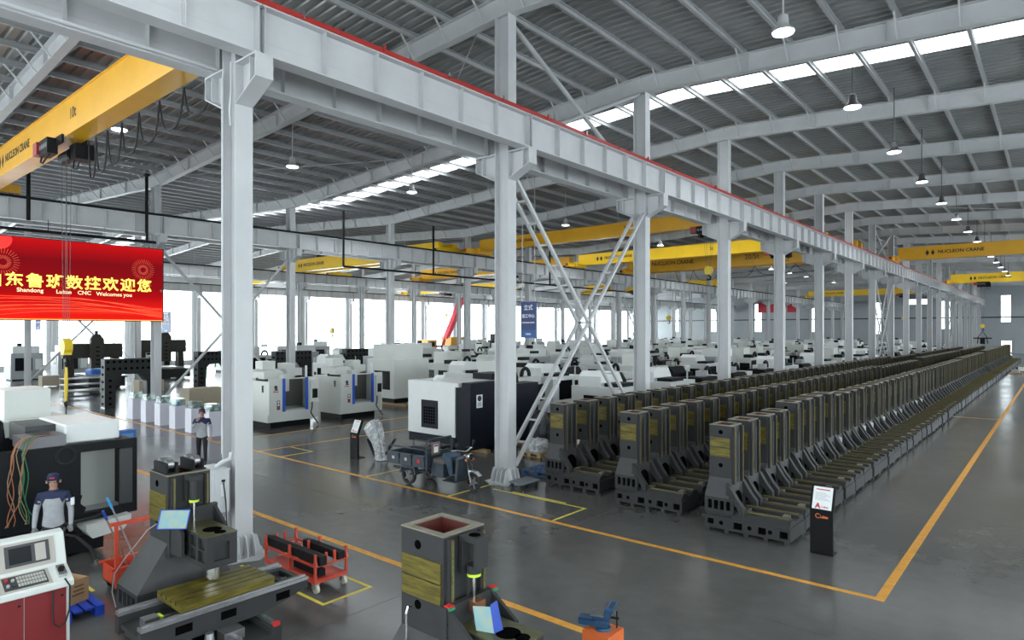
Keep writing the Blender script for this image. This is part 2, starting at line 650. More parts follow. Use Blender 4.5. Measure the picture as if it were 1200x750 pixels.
def hsec(b, x, y, z0, z1, wx, wy, t=0.022):
    b.box(x - wx / 2, x - wx / 2 + t, y - wy / 2, y + wy / 2, z0, z1)
    b.box(x + wx / 2 - t, x + wx / 2, y - wy / 2, y + wy / 2, z0, z1)
    b.box(x - wx / 2 + t, x + wx / 2 - t, y - t / 2, y + t / 2, z0, z1)


def make_column(xx, ztop, sides):
    t = thing('column', 'x', 'column', (0, 0, 0), kind='structure')
    b = MB()
    hsec(b, 0, 0, 0.02, ztop, 0.5, 0.34)
    b.build('shaft', WHITE, t)
    p = MB()
    p.box(-0.42, 0.42, -0.34, 0.34, 0.0, 0.03)
    p.build('base_plate', WHITE, t)
    for k in range(3):
        for sg in (-1, 1):
            g = MB()
            yy = (k - 1) * 0.15
            g.prism([(sg * 0.25, 0.03), (sg * 0.41, 0.03), (sg * 0.41, 0.1), (sg * 0.33, 0.38), (sg * 0.25, 0.42)], 'y', yy - 0.012, yy + 0.012)
            g.build('gusset', WHITE, t)
    for k in range(4):
        for sg in (-1, 1):
            g = MB()
            xx_ = -0.23 + k * 0.155
            g.prism([(sg * 0.17 if k in (0, 3) else sg * 0.02, 0.03), (sg * 0.33, 0.03), (sg * 0.33, 0.1), (sg * 0.26, 0.36), (sg * 0.17 if k in (0, 3) else sg * 0.02, 0.4)], 'x', xx_ - 0.012, xx_ + 0.012)
            g.build('gusset', WHITE, t)
    for sg in sides:
        b = MB()
        xe = 0.98
        # tapered corbel
        b.box(*sorted((sg * 0.25, sg * xe)), -0.17, 0.17, GZ0 - 0.03, GZ0)
        b.prism([(sg * 0.25, GZ0 - 0.75), (sg * 0.25, GZ0 - 0.03), (sg * xe, GZ0 - 0.03), (sg * xe, GZ0 - 0.42)], 'y', -0.012, 0.012)
        b.prism([(sg * 0.25, GZ0 - 0.77), (sg * 0.25, GZ0 - 0.745), (sg * xe, GZ0 - 0.405), (sg * xe, GZ0 - 0.43)], 'y', -0.17, 0.17)
        b.box(*sorted((sg * (xe - 0.02), sg * xe)), -0.17, 0.17, GZ0 - 0.42, GZ0 - 0.03)
        b.box(*sorted((sg * 0.73, sg * 0.75)), -0.15, 0.15, GZ0 - 0.5, GZ0 - 0.03)
        b.build('bracket', WHITE, t)
    return t


ROWN = {XM: 'pillar row beside the casting rows', XL: 'pillar row behind the red screen', XK: 'third pillar row, beyond the screen', XJ: 'window wall', XR: 'aisle side wall'}
for xx, sides in ((XM, (-1, 1)), (XL, (-1, 1)), (XK, (-1, 1)), (XJ, (1,)), (XR, (-1,))):
    proto = None
    for n in range(-1, 20):
        if xx in (XR,) and n > 12:
            continue
        off = 0.32 if xx == XJ else (-0.32 if xx == XR else 0)
        if proto is None:
            proto = make_column(xx, zr(xx) - RH, sides)
            tree = plan(proto)
            c = proto
            c.location = (xx + off, YN(n), 0)
        else:
            c = clone(proto, tree, (xx + off, YN(n), 0), skip=('gusset',) if xx in (XK, XJ) or n > 6 else ())
        lab = f'white steel column, {ORD(n + 2)} from this end in the {ROWN[xx]}'
        if xx == XM and n == 0:
            lab = 'white steel column carrying the grey electric box, closest to the viewer'
        if xx == XM and n == 1:
            lab = 'white steel column beside the cargo tricycle, with ladder bracing'
        c['label'] = lab

# concrete grout pads under the two nearest pillars
PAD = mat('grout', (0.45, 0.45, 0.44), 0.85, 0, 0.15, 8, 0.3)
for n in (0, 1):
    b = MB()
    b.prism([(XM + (0.55 + 0.06 * math.sin(5 * a + n)) * math.cos(a) * 1.05, YN(n) + (0.5 + 0.05 * math.cos(7 * a)) * math.sin(a)) for a in [2 * PI * q / 28 for q in range(28)]], 'z', 0, 0.01)
    tag(b.build('floor_slab', PAD), f"rough pale grout pad under the {'pillar with the electric box' if n == 0 else 'ladder-braced pillar'}", 'grout pad', kind='structure')

# runway beams, one thing for each side of each row
for xx, sides in ((XM, (1, -1)), (XL, (1, -1)), (XK, (1, -1)), (XJ, (1,)), (XR, (-1,))):
    for sg in sides:
        off = 0.32 if xx == XJ else (-0.32 if xx == XR else 0)
        side = {1: 'aisle-facing', -1: 'window-facing'}[sg]
        t = thing('crane_beam', f'white crane runway beam with upright stiffeners, {side} side of the {ROWN[xx]}', 'crane beam', (xx + off + sg * 0.75, 0, 0), kind='structure')
        near = xx in (XM, XL)
        me = None
        for n in range(-1, 19):
            if me is None:
                b = MB()
                b.ibeam((0, 0.01, (GZ0 + GZ1) / 2), (0, S - 0.01, (GZ0 + GZ1) / 2), 0.36, GZ1 - GZ0, 0.03, 0.016)
                for k in range(7):
                    y = 0.06 + (S - 0.12) * k / 6
                    for q in (-1, 1):
                        b.box(*sorted((q * 0.008, q * 0.16)), y - 0.008, y + 0.008, GZ0 + 0.03, GZ1 - 0.03)
                b.box(-0.012, 0.012, 0.0, S, GZ0 + 0.3, GZ0 + 0.305)
                o = b.build('beam_segment', WHITE if near else WHITE, t)
                me = o.data
            else:
                o = bpy.data.objects.new('beam_segment', me)
                C.objects.link(o)
                o.parent = t
            o.location = (0, YN(n), 0)
        r = MB()
        r.ibeam((0, YN(-1), GZ1 + 0.07), (0, YN(19), GZ1 + 0.07), 0.1, 0.14, 0.03, 0.02)
        r.build('rail', BLACK, t)
        if xx == XM:
            c = MB()
            c.box(0.12 * sg, 0.2 * sg, YN(-1), YN(19), GZ1 + 0.0, GZ1 + 0.1) if sg > 0 else c.box(-0.2, -0.12, YN(-1), YN(19), GZ1, GZ1 + 0.1)
            c.build('conductor_bar', RED, t)
            if sg > 0:
                for k in range(30):
                    q = MB()
                    y = YN(0) - 3 + k * 1.9
                    q.box(0.2, 0.24, y - 0.02, y + 0.02, GZ1 + 0.02, GZ1 + 0.16)
                    q.build('insulator', CHROME if k % 3 else RED, t)
                # conduit under the lower flange
            else:
                q = MB()
                q.cyl((0.25, YN(-1), GZ0 + 0.05), (0.25, YN(0) - 0.1, GZ0 + 0.05), 0.035, n=8)
                q.build('conduit', WHITE, t)
        # bracing plate between beam and column
        if xx in (XM, XL):
            for n in range(0, 8):
                q = MB()
                q.box(*sorted((-sg * 0.05, -sg * 0.55)), YN(n) - 0.06, YN(n) + 0.06, GZ1 - 0.12, GZ1 - 0.1)
                q.build('tie_plate', WHITE, t)

# electric conduits climbing the nearest pillar
q = MB()
x0, y0 = XM - 0.18, YN(0) - 0.2
q.tube([(x0, y0, 1.9), (x0, y0, 8.9), (x0 + 0.05, y0, 9.1)], 0.025, 8)
tag(q.build('wall_conduit', WHITE), 'white cable conduit climbing the pillar above the electric box', 'conduit', kind='structure')
q = MB()
x0 = XM + 0.1
q.tube([(x0, y0 + 0.02, 8.0), (x0, y0, 8.3), (x0 + 0.06, y0, 8.6), (x0 + 0.06, y0, 9.15)], 0.022, 8)
tag(q.build('wall_conduit', WHITE), 'short bent cable conduit under the runway beam bracket', 'conduit', kind='structure')

# ------------------------------------------------------------------ bracing
def lattice(x, n, what):
    """ladder brace: two chords with rungs, crossing pair"""
    t = thing('ladder_brace', what, 'steel bracing', (0, 0, 0), kind='structure')
    for sgn in (1, -1):
        ya, yb = YN(n) + 0.2, YN(n + 1) - 0.2
        p0 = Vector((x, ya if sgn > 0 else yb, 8.5))
        p1 = Vector((x, yb if sgn > 0 else ya, 0.45))
        dx = 0.2
        for q in (-dx, dx):
            b = MB()
            b.obox(p0 + Vector((q, 0, 0)), p1 + Vector((q, 0, 0)), 0.09, 0.09, (1, 0, 0))
            b.build('chord', WHITE, t)
        m = 14
        for k in range(1, m):
            p = p0.lerp(p1, k / m)
            b = MB()
            b.obox(p + Vector((-dx, 0, 0)), p + Vector((dx, 0, 0)), 0.05, 0.05)
            b.build('rung', WHITE, t)


lattice(XM, 1, 'white ladder-shaped cross brace beside the tricycle pillar')
lattice(XM, 7, 'white ladder-shaped cross brace far down the casting-row pillars')
lattice(XM, 13, 'white ladder-shaped cross brace farthest along the casting-row pillars')
lattice(XL, 7, 'white ladder-shaped cross brace in the screen pillar row')


def xbrace(x, n, z0, z1, what, r=0.075):
    t = thing('cross_brace', what, 'steel bracing', kind='structure')
    for a, b_ in ((z0, z1), (z1, z0)):
        b = MB()
        b.cyl((x, YN(n) + 0.2, a), (x, YN(n + 1) - 0.2, b_), r, n=10)
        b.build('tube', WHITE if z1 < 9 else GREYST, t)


xbrace(XL, 1, 0.5, 8.5, 'white tube cross brace behind the pillar with the electric box')
xbrace(XK, 1, 0.5, 8.5, 'white tube cross brace under the red screen, third pillar row')
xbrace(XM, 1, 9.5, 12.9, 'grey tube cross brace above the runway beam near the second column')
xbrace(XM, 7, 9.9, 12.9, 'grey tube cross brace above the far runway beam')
xbrace(XJ + 0.5, 7, 1.0, 9, 'thin tube cross brace before the windows behind the red boom', 0.05)
xbrace(XJ + 0.5, 2, 1.0, 9, 'thin tube cross brace before the windows at the gantries', 0.05)

# ================================================================== castings
CAST = mat('casting_grey', (0.035, 0.0352, 0.036), 0.5, 0, 0.10, 2.5, 0.03, spec=0.22)
CAST_LIT = mat('casting_grey_lit', (0.058, 0.058, 0.059), 0.45, 0, 0.12, 3, spec=0.25)  # lighter casting grey: light on the sloped shoulders put into the colour
OLIVE = mat('oiled_scraped_metal', (0.115, 0.092, 0.012), 0.38, 0.2, 0.55, 4, 0.05, stretch=(1, 1, 7))
OLIVED = mat('oiled_arm_top', (0.085, 0.085, 0.035), 0.35, 0.3, 0.5, 5, 0.05)
RAILO = mat('oiled_guide_rail', (0.13, 0.105, 0.035), 0.4, 0.2, 0.3, 6)
SCREWD = mat('screw_dark', (0.07, 0.07, 0.072), 0.4, 0.6)
DARK = mat('hole_shade_bolt_black', (0.003, 0.003, 0.003), 0.9, spec=0.0)  # black plates and discs paint the shade inside holes; also colours bolts
OXIDE = mat('red_primer', (0.10, 0.016, 0.012), 0.6)
PAPER = mat('white_paper', (0.75, 0.77, 0.78), 0.7)
RIM = mat('machined_rim', (0.22, 0.20, 0.145), 0.42, 0.3, 0.2, 6)


def shell(b, x0, x1, y0, y1, z0, z1, t):
    """open tube of square section"""
    b.box(x0, x1, y0, y0 + t, z0, z1)
    b.box(x0, x1, y1 - t, y1, z0, z1)
    b.box(x0, x0 + t, y0 + t, y1 - t, z0, z1)
    b.box(x1 - t, x1, y0 + t, y1 - t, z0, z1)


def disc(b, c, r, axis, n=14, d=0.004):
    c = Vector(c)
    a = {'x': Vector((d, 0, 0)), 'y': Vector((0, -d, 0)), 'z': Vector((0, 0, d))}[axis]
    b.cyl(c, c + a, r, n=n)


def casting_column(t, W=0.95, x1=0.5, yf=0.2, yb=0.76, zt=2.2, zs=1.1, foot=0.62, zf=0.72, ribs=True):
    """upright: foot with four openings, sloped shoulder, hollow shaft, guide rails on the +X face"""
    b = MB()
    zb = 0.4
    n = 4
    holes = []
    for k in range(n):
        u = 0.05 + (foot - 0.1) * k / n
        holes.append((u + 0.02, u + (foot - 0.1) / n - 0.02, zf - 0.25, zf - 0.06))
    b.holed(0, foot, zb, zf, holes, 'y', 0, 0.05)
    b.box(0, x1 + 0.02 if ribs else foot, 0.05, W, zb, zf)
    b.build('foot', CAST, t)
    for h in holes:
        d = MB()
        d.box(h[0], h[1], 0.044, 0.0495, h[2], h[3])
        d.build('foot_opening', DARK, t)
    # shoulder: front and back faces slope up to the shaft
    fx = x1 + 0.02 if ribs else foot
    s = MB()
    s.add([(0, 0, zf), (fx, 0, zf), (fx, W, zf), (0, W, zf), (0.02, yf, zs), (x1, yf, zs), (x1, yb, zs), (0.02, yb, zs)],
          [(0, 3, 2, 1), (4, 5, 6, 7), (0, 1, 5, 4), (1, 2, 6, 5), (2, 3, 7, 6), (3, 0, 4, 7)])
    s.build('shoulder', CAST_LIT, t)
    for yy in ((0.03, W - 0.16) if ribs else ()):
        g = MB()
        g.prism([(x1 - 0.05, zf), (foot - 0.02, zf - 0.1), (foot + 0.07, zb + 0.14), (foot + 0.1, zb), (foot + 0.2, zb), (foot + 0.19, zb + 0.16), (foot + 0.06, zf - 0.0), (x1 + 0.03, zs - 0.14), (x1 - 0.05, zs - 0.08)], 'y', yy, yy + 0.13)
        g.build('side_rib', CAST, t)
    if ribs:
        g = MB()
        n_ = 8
        yc, hw = W / 2, W / 2 - 0.2
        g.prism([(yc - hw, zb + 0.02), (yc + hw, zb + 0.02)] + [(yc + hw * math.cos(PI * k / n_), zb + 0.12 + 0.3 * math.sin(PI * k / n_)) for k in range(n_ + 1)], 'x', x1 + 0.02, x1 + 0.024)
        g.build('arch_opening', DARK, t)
    b = MB()
    shell(b, 0.02, x1, yf, yb, zs, zt, 0.07)
    b.build('shaft', CAST, t)
    i = MB()
    shell(i, 0.0895, x1 - 0.0695, yf + 0.0695, yb - 0.0695, zs, zt - 0.004, 0.012)
    i.box(0.09, x1 - 0.07, yf + 0.07, yb - 0.07, zs, zs + 0.02)
    i.build('shaft_lining', OXIDE, t)
    r = MB()
    shell(r, 0.015, x1 + 0.005, yf - 0.005, yb + 0.005, zt, zt + 0.012, 0.085)
    r.build('top_rim', RIM, t)
    p = MB()
    za, zc = zt - 0.66, zt - 0.26
    p.box(0.045, x1 - 0.03, yf - 0.018, yf, za, za + 0.19)
    p.build('scraped_pad', OLIVE, t)
    p = MB()
    p.box(0.045, x1 - 0.03, yf - 0.018, yf, za + 0.205, zc)
    p.build('scraped_pad', OLIVE, t)
    for zz in (zt - 0.14, zs + 0.26):
        d = MB()
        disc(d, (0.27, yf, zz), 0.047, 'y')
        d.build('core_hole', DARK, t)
    for y in (yf + 0.035, yb - 0.095):
        g = MB()
        g.box(x1, x1 + 0.05, y, y + 0.06, zs - 0.12, zt - 0.02)
        g.build('column_way', CAST, t)
        g = MB()
        g.box(x1 + 0.05, x1 + 0.07, y + 0.02, y + 0.042, zs - 0.12, zt - 0.03)
        g.build('guide_rail', RAILO, t)
    g = MB()
    g.cyl((x1 + 0.05, (yf + yb) / 2, zs - 0.1), (x1 + 0.05, (yf + yb) / 2, zt - 0.15), 0.018, n=8)
    g.build('lead_screw', SCREWD, t)


def casting_bed(t, L=1.75, W=0.95):
    b = MB()
    hs = [(0.06, 0.2, 0.14, 0.26), (0.62, 0.8, 0.12, 0.26), (1.12, 1.28, 0.12, 0.26), (1.54, 1.7, 0.12, 0.26)]
    b.holed(0, L, 0.07, 0.33, hs, 'y', 0, 0.05)
    b.box(0, L, 0.05, W, 0.07, 0.33)
    for k in range(5):
        x = 0.03 + (L - 0.15) * k / 4
        for y in (0.0, W - 0.1):
            b.box(x, x + 0.09, y, y + 0.1, 0, 0.07)
    b.prism([(0.0, 0.33), (0.34, 0.33), (0.34, 0.45), (0.1, 0.45)], 'x', 0.55, L - 0.02)
    b.prism([(W, 0.33), (W - 0.34, 0.33), (W - 0.34, 0.45), (W - 0.1, 0.45)], 'x', 0.55, L - 0.02)
    b.box(0, 0.6, 0.05, W, 0.33, 0.41)
    b.box(L - 0.12, L - 0.02, 0.34, W - 0.34, 0.33, 0.4)
    b.build('bed', CAST, t)
    for h in hs:
        d = MB()
        d.box(h[0], h[1], 0.044, 0.0495, h[2], h[3])
        d.build('bed_opening', DARK, t)
    for x in (0.36, 0.95, 1.36):
        d = MB()
        disc(d, (x, 0, 0.2), 0.045, 'y')
        d.build('bed_opening', DARK, t)
    for y in (0.2, W - 0.24):
        g = MB()
        g.box(0.62, L - 0.06, y, y + 0.032, 0.45, 0.48)
        g.build('bed_rail', RAILO, t)
    g = MB()
    g.cyl((0.62, W / 2, 0.4), (L - 0.1, W / 2, 0.4), 0.02, n=8)
    g.box(0.68, 0.8, W / 2 - 0.08, W / 2 + 0.08, 0.33, 0.47)
    g.box(L - 0.28, L - 0.16, W / 2 - 0.08, W / 2 + 0.08, 0.33, 0.47)
    g.build('drive_screw', STEEL, t)


proto = thing('column_casting', 'x', 'casting', group='machine column castings in rows')
casting_bed(proto)
casting_column(proto)
ctree = plan(proto)
first = True
ROWS = [(-5.75, 13.1, 92, 1.065, 'aisle-side row'), (-8.3, 13.65, 84, 1.09, 'middle row'), (-10.75, 14.1, 84, 1.09, 'pillar-side row')]
FARSKIP = ('foot_opening', 'bed_opening', 'core_hole', 'drive_screw', 'lead_screw', 'shaft_lining')
for ri, (x, y, nn, pitch, rn) in enumerate(ROWS):
    yy = y
    for k in range(nn):
        if ri == 1 and k in (38, 60) or ri == 2 and k in (52, 70):
            yy += 1.6
        if ri == 0 and k in (56,):
            yy += 1.2
        hs = 1.0
        if ri == 0 and 4 <= k <= 7:
            hs = 1.06
        if ri == 0 and k >= 40:
            hs = 1.03 if k < 56 else 1.08
        if ri == 1 and 26 <= k < 38:
            hs = 0.95
        if ri == 2 and k > 40:
            hs = 0.93
        jx = R.uniform(-0.03, 0.03)
        lab = f'dark grey column casting on its bed, {ORD(k + 1)} from the front in the {rn}'
        if first:
            c = proto
            c.location = (x, yy, 0)
            c['label'] = lab
            first = False
        else:
            c = clone(proto, ctree, (x + jx, yy, 0), 0, lab, (1, 1, hs), FARSKIP if k > 26 else ())
        if ri == 0 and k in (8, 11, 12, 14, 16, 17, 21, 22):
            p = MB()
            p.add([(0.52, 0.1, 0.72), (0.66, 0.1, 0.72), (0.62, 0.16, 0.93), (0.5, 0.16, 0.93)], [(0, 1, 2, 3)])
            p.box(0.5, 0.66, 0.155, 0.16, 0.74, 0.92)
            p.build('paper_tag', PAPER, c)
        if ri == 2 and k == 1:
            p = MB()
            p.add([(0.06, -0.012, 0.74), (0.28, -0.012, 0.74), (0.28, 0.17, 1.09), (0.06, 0.17, 1.09), (0.06, -0.002, 0.72), (0.28, -0.002, 0.72), (0.28, 0.18, 1.07), (0.06, 0.18, 1.07)],
                  [(0, 1, 2, 3), (7, 6, 5, 4), (0, 4, 5, 1), (1, 5, 6, 2), (2, 6, 7, 3), (3, 7, 4, 0)])
            p.build('cover_plate', CHROME, c)
        yy += pitch

# ================================================================== the two machines being assembled near the viewer
GREENS = mat('screw_green', (0.01, 0.22, 0.10), 0.5)
REDS = mat('cap_red', (0.5, 0.02, 0.02), 0.5)
FILMB = mat('drawing_blue', (0.16, 0.33, 0.42), 0.45, 0, 0.0, 9, col2=(0.34, 0.35, 0.17), spec=0.3)
FILME = mat('folder_blue', (0.02, 0.06, 0.35), 0.45, spec=0.3)
NEON = mat('neon_yellow', (0.55, 0.75, 0.03), 0.5)
COPPER = mat('copper_block', (0.30, 0.13, 0.07), 0.4, 0.6)


def head(t, x0, x1, y0, y1, z0, z1, xc):
    """spindle head: saddle plate on the column ways, ribbed arm with a bored top"""
    s = MB()
    s.box(xc, xc + 0.07, y0 - 0.13, y1 + 0.13, z0, z1 + 0.22)
    s.build('saddle_plate', CAST, t)
    for y in (y0 - 0.11, y1 + 0.07):
        g = MB()
        g.prism([(xc + 0.07, z0 + 0.05), (xc + 0.4, z0 + 0.08), (xc + 0.4, z1 - 0.02), (xc + 0.07, z1 + 0.2)], 'y', y, y + 0.04)
        g.build('saddle_rib', CAST, t)
    a = MB()
    th = 0.05
    a.holed(x0, x1, z0, z1, [(x0 + 0.08 + k * (x1 - x0 - 0.08) / 3, x0 + 0.02 + (k + 1) * (x1 - x0 - 0.08) / 3, z, z + (z1 - z0) * 0.36) for k in range(3) for z in (z0 + 0.06, z0 + (z1 - z0) * 0.55)], 'y', y0, y0 + th)
    a.box(x0, x1, y1 - th, y1, z0, z1)
    a.holed(y0 + th, y1 - th, z0, z1, [(y0 + 0.1, y1 - 0.1, z0 + 0.08, z1 - 0.1)], 'x', x1 - th, x1)
    a.box(x0, x1 - 0.06, y0 + th, y1 - th, z0 + 0.02, z1 - 0.06)
    a.build('spindle_arm', CAST, t)
    p = MB()
    p.box(x0, x1 + 0.005, y0 - 0.005, y1 + 0.005, z1, z1 + 0.015)
    p.build('arm_top', OLIVED, t)
    d = MB()
    disc(d, ((x0 + 2 * x1) / 3 + 0.0, (y0 + y1) / 2, z1 + 0.015), 0.12, 'z', 20)
    disc(d, (x1 - 0.1, (y0 + y1) / 2 + 0.02, z1 + 0.015), 0.075, 'z', 16)
    d.build('bore', DARK, t)


m1 = thing('milling_machine', 'grey half-built milling machine with olive slotted table and bare column', 'machine', (-9.95, 3.28, 0))
casting_column(m1, W=1.25, x1=0.62, yf=0.42, yb=1.0, zt=2.2, zs=1.28, foot=0.72, zf=0.72, ribs=False)
b = MB()
b.box(0, 2.3, 0.1, 1.15, 0.06, 0.34)
b.box(0, 0.75, 0.02, 1.23, 0.06, 0.4)
for x in (0.1, 1.1, 2.1):
    for y in (0.14, 1.0):
        b.cyl((x, y, 0), (x, y, 0.07), 0.06, n=10)
b.box(1.0, 2.3, 0.1, 0.24, 0.34, 0.42)
b.box(1.0, 2.3, 1.01, 1.15, 0.34, 0.42)
b.build('bed', CAST, m1)
for y in (0.13, 1.06):
    g = MB()
    g.box(1.0, 2.28, y, y + 0.06, 0.42, 0.455)
    g.build('bed_rail', STEEL, m1)
    for k in range(9):
        g = MB()
        g.cyl((1.1 + k * 0.14, y + 0.03, 0.455), (1.1 + k * 0.14, y + 0.03, 0.462), 0.014, n=8)
        g.build('rail_plug', GREENS, m1)
    g = MB()
    g.box(2.25, 2.3, y - 0.01, y + 0.07, 0.42, 0.47)
    g.build('end_cap', REDS, m1)
g = MB()
g.cyl((1.0, 0.63, 0.4), (2.25, 0.63, 0.4), 0.025, n=10)
g.box(1.9, 2.1, 0.5, 0.76, 0.34, 0.46)
g.cyl((2.0, 0.36, 0.34), (2.0, 0.36, 0.5), 0.07, 0.05, n=12)
g.build('drive_screw', STEEL, m1)
# cross slide along Y with two bright ways
s = MB()
s.prism([(-0.38, 0.5), (1.78, 0.62), (1.78, 0.72), (-0.38, 0.72)], 'x', 1.1, 1.2)
s.prism([(-0.38, 0.5), (0.2, 0.46), (1.1, 0.46), (1.78, 0.62), (1.78, 0.72), (-0.38, 0.72)], 'x', 1.8, 1.9)
s.box(1.2, 1.8, -0.35, 1.75, 0.56, 0.62)
s.box(1.12, 1.88, 0.2, 1.1, 0.455, 0.56)
s.build('cross_slide', CAST, m1)
for x in (1.1, 1.8):
    g = MB()
    g.box(x - 0.01, x + 0.11, -0.38, 1.78, 0.72, 0.76)
    g.build('slide_way', STEEL, m1)
    g = MB()
    g.box(x + 0.03, x + 0.07, -0.36, 1.76, 0.76, 0.785)
    g.build('guide_rail', STEEL, m1)
for y in (0.0, 0.55, 1.3):
    d = MB()
    d.box(1.901, 1.905, y, y + 0.2, 0.56, 0.66)
    d.build('slide_pocket', DARK, m1)
g = MB()
g.cyl((1.5, -0.2, 0.67), (1.5, 1.7, 0.67), 0.02, n=8)
g.box(1.42, 1.58, -0.22, -0.05, 0.62, 0.72)
g.build('slide_screw', STEEL, m1)
g = MB()
g.box(1.44, 1.56, -0.04, 0.0, 0.62, 0.71)
g.build('bearing_cap', NEON, m1)
g = MB()
g.holed(1.24, 1.76, 1.45, 1.75, [(1.32, 1.68, 1.52, 1.68)], 'z', 0.66, 0.74)
g.build('end_frame', CAST, m1)
# table with slots
tb = MB()
tb.box(1.16, 1.86, 0.08, 1.3, 0.79, 0.845)
for k in range(5):
    x = 1.16 + k * 0.1415
    tb.box(x, x + 0.114 + (0.02 if k == 4 else 0), 0.08, 1.3, 0.845, 0.885)
tb.build('table', OLIVE, m1)
d = MB()
for k in range(4):
    x = 1.16 + k * 0.1415 + 0.114
    d.box(x, x + 0.0275, 0.079, 1.301, 0.8455, 0.855)
d.build('table_slot', DARK, m1)
head(m1, 0.72, 1.58, 0.52, 0.92, 1.12, 1.53, 0.68)
g = MB()
g.cyl((1.32, 0.72, 0.93), (1.32, 0.72, 1.13), 0.095, n=20)
g.cyl((1.32, 0.72, 0.9), (1.32, 0.72, 0.93), 0.07, n=16)
g.build('spindle_nose', CHROME, m1, True)
# sheave brackets on the column top and the screw mount
for y in (0.44, 0.8):
    g = MB()
    g.box(0.1, 0.52, y, y + 0.03, 2.21, 2.36)
    g.box(0.1, 0.52, y + 0.13, y + 0.16, 2.21, 2.36)
    g.box(0.08, 0.54, y - 0.02, y + 0.18, 2.21, 2.23)
    g.build('pulley_bracket', BLACK, m1)
    for x in (0.2, 0.42):
        g = MB()
        g.cyl((x, y + 0.035, 2.33), (x, y + 0.125, 2.33), 0.07, n=16)
        g.build('pulley', STEEL, m1)
g = MB()
g.box(0.66, 0.86, 0.62, 0.8, 2.14, 2.2)
g.box(0.66, 0.7, 0.62, 0.8, 1.84, 2.14)
g.cyl((0.77, 0.71, 1.86), (0.77, 0.71, 2.14), 0.06, n=14)
g.build('motor_mount', CAST, m1)
g = MB()
g.cyl((0.77, 0.71, 1.83), (0.77, 0.71, 1.86), 0.065, n=14)
g.build('bearing_cap', NEON, m1)
g = MB()
g.cyl((0.77, 0.71, 1.3), (0.77, 0.71, 1.84), 0.02, n=8)
g.build('ball_screw', CHROME, m1)
g = MB()
g.tube([(0.3, 0.4, 1.5), (0.24, 0.3, 1.42), (0.1, 0.06, 1.05), (0.0, -0.03, 0.85), (-0.03, -0.05, 0.6), (0.05, -0.03, 0.4)], 0.008, 6)
g.build('hose', mat('grey_hose', (0.25, 0.25, 0.25), 0.5), m1)
# a drawing in a blue sleeve resting on the head
f = thing('drawing_sleeve', 'blue edged plastic sleeve with drawing leaning on the slotted-table machine', 'document', (-8.98, 3.62, 1.56), 0.75)
g = MB()
g.obox((-0.19, 0.045, 0.13), (0.19, 0.045, 0.13), 0.24, 0.004, (0, -0.9, 0.45))
g.build('sheet', FILMB, f)
for a, b_ in (((-0.19, -0.02, 0.02), (0.19, -0.02, 0.02)), ((0.19, -0.02, 0.02), (0.19, 0.1, 0.24)), ((0.19, 0.1, 0.24), (-0.19, 0.1, 0.24)), ((-0.19, 0.1, 0.24), (-0.19, -0.02, 0.02))):
    g = MB()
    g.obox(a, b_, 0.012, 0.01)
    g.build('sleeve_edge', FILME, f)

m2 = thing('milling_upright', 'tall grey machine column with open red-lined top, standing at the bottom of the view', 'machine', (-5.18, 3.9, 0))
casting_column(m2, W=1.35, x1=0.64, yf=0.43, yb=1.0, zt=2.2, zs=1.2, foot=0.74, zf=0.72, ribs=False)
b = MB()
b.box(0, 2.2, 0.1, 1.25, 0.06, 0.36)
b.box(0, 0.78, 0.02, 1.33, 0.06, 0.4)
for x in (0.1, 1.1, 2.0):
    for y in (0.16, 1.1):
        b.cyl((x, y, 0), (x, y, 0.07), 0.06, n=10)
b.build('bed', CAST, m2)
for y in (0.18, 1.1):
    g = MB()
    g.box(0.9, 2.18, y, y + 0.06, 0.36, 0.4)
    g.build('bed_rail', STEEL, m2)
head(m2, 0.74, 1.5, 0.47, 0.9, 0.95, 1.36, 0.70)
for y in (0.36, 0.98):
    g = MB()
    g.box(0.72, 0.79, y, y + 0.07, 1.58, 1.595)
    g.build('end_cap', REDS, m2)
    g = MB()
    g.box(0.71, 0.8, y, y + 0.07, 1.555, 1.58)
    g.build('wiper', GREENS, m2)
for k in range(8):
    for y in (0.47, 0.93):
        g = MB()
        g.cyl((0.716, y + 0.012, 1.68 + k * 0.06), (0.722, y + 0.012, 1.68 + k * 0.06), 0.009, n=6)
        g.build('rail_plug', GREENS, m2)
for y in (0.37, 0.99):
    for k in range(2):
        for z in (1.2, 1.3, 1.42):
            g = MB()
            g.cyl((0.77, y + k * 0.045, z), (0.775, y + k * 0.045, z), 0.014, n=8)
            g.build('bolt', DARK, m2)
g = MB()
g.box(0.66, 0.9, 0.62, 0.82, 2.14, 2.19)
g.box(0.66, 0.7, 0.62, 0.82, 1.82, 2.14)
g.box(0.84, 0.88, 0.64, 0.8, 1.88, 2.14)
g.cyl((0.77, 0.72, 1.82), (0.77, 0.72, 1.9), 0.075, n=14)
g.build('motor_mount', CAST, m2)
d = MB()
disc(d, (0.78, 0.72, 2.19), 0.06, 'z', 18)
d.build('bore', DARK, m2)
g = MB()
g.cyl((0.77, 0.72, 1.79), (0.77, 0.72, 1.82), 0.07, n=14)
g.build('bearing_cap', NEON, m2)
g = MB()
g.cyl((0.77, 0.72, 1.3), (0.77, 0.72, 1.8), 0.016, n=8)
g.build('ball_screw', CHROME, m2)
g = MB()
g.box(0.74, 0.86, 0.65, 0.79, 1.46, 1.56)
g.build('screw_nut', COPPER, m2)
g = MB()
g.tube([(0.2, 0.41, 1.42), (0.2, 0.36, 1.44), (0.2, 0.34, 1.38), (0.2, 0.34, 1.0)], 0.012, 6)
g.build('grease_pipe', CHROME, m2)
f = thing('drawing_sleeve', 'folded drawing in a blue folder standing on the machine arm near the vice', 'document', (-4.1, 4.46, 1.378), 0.35)
g = MB()
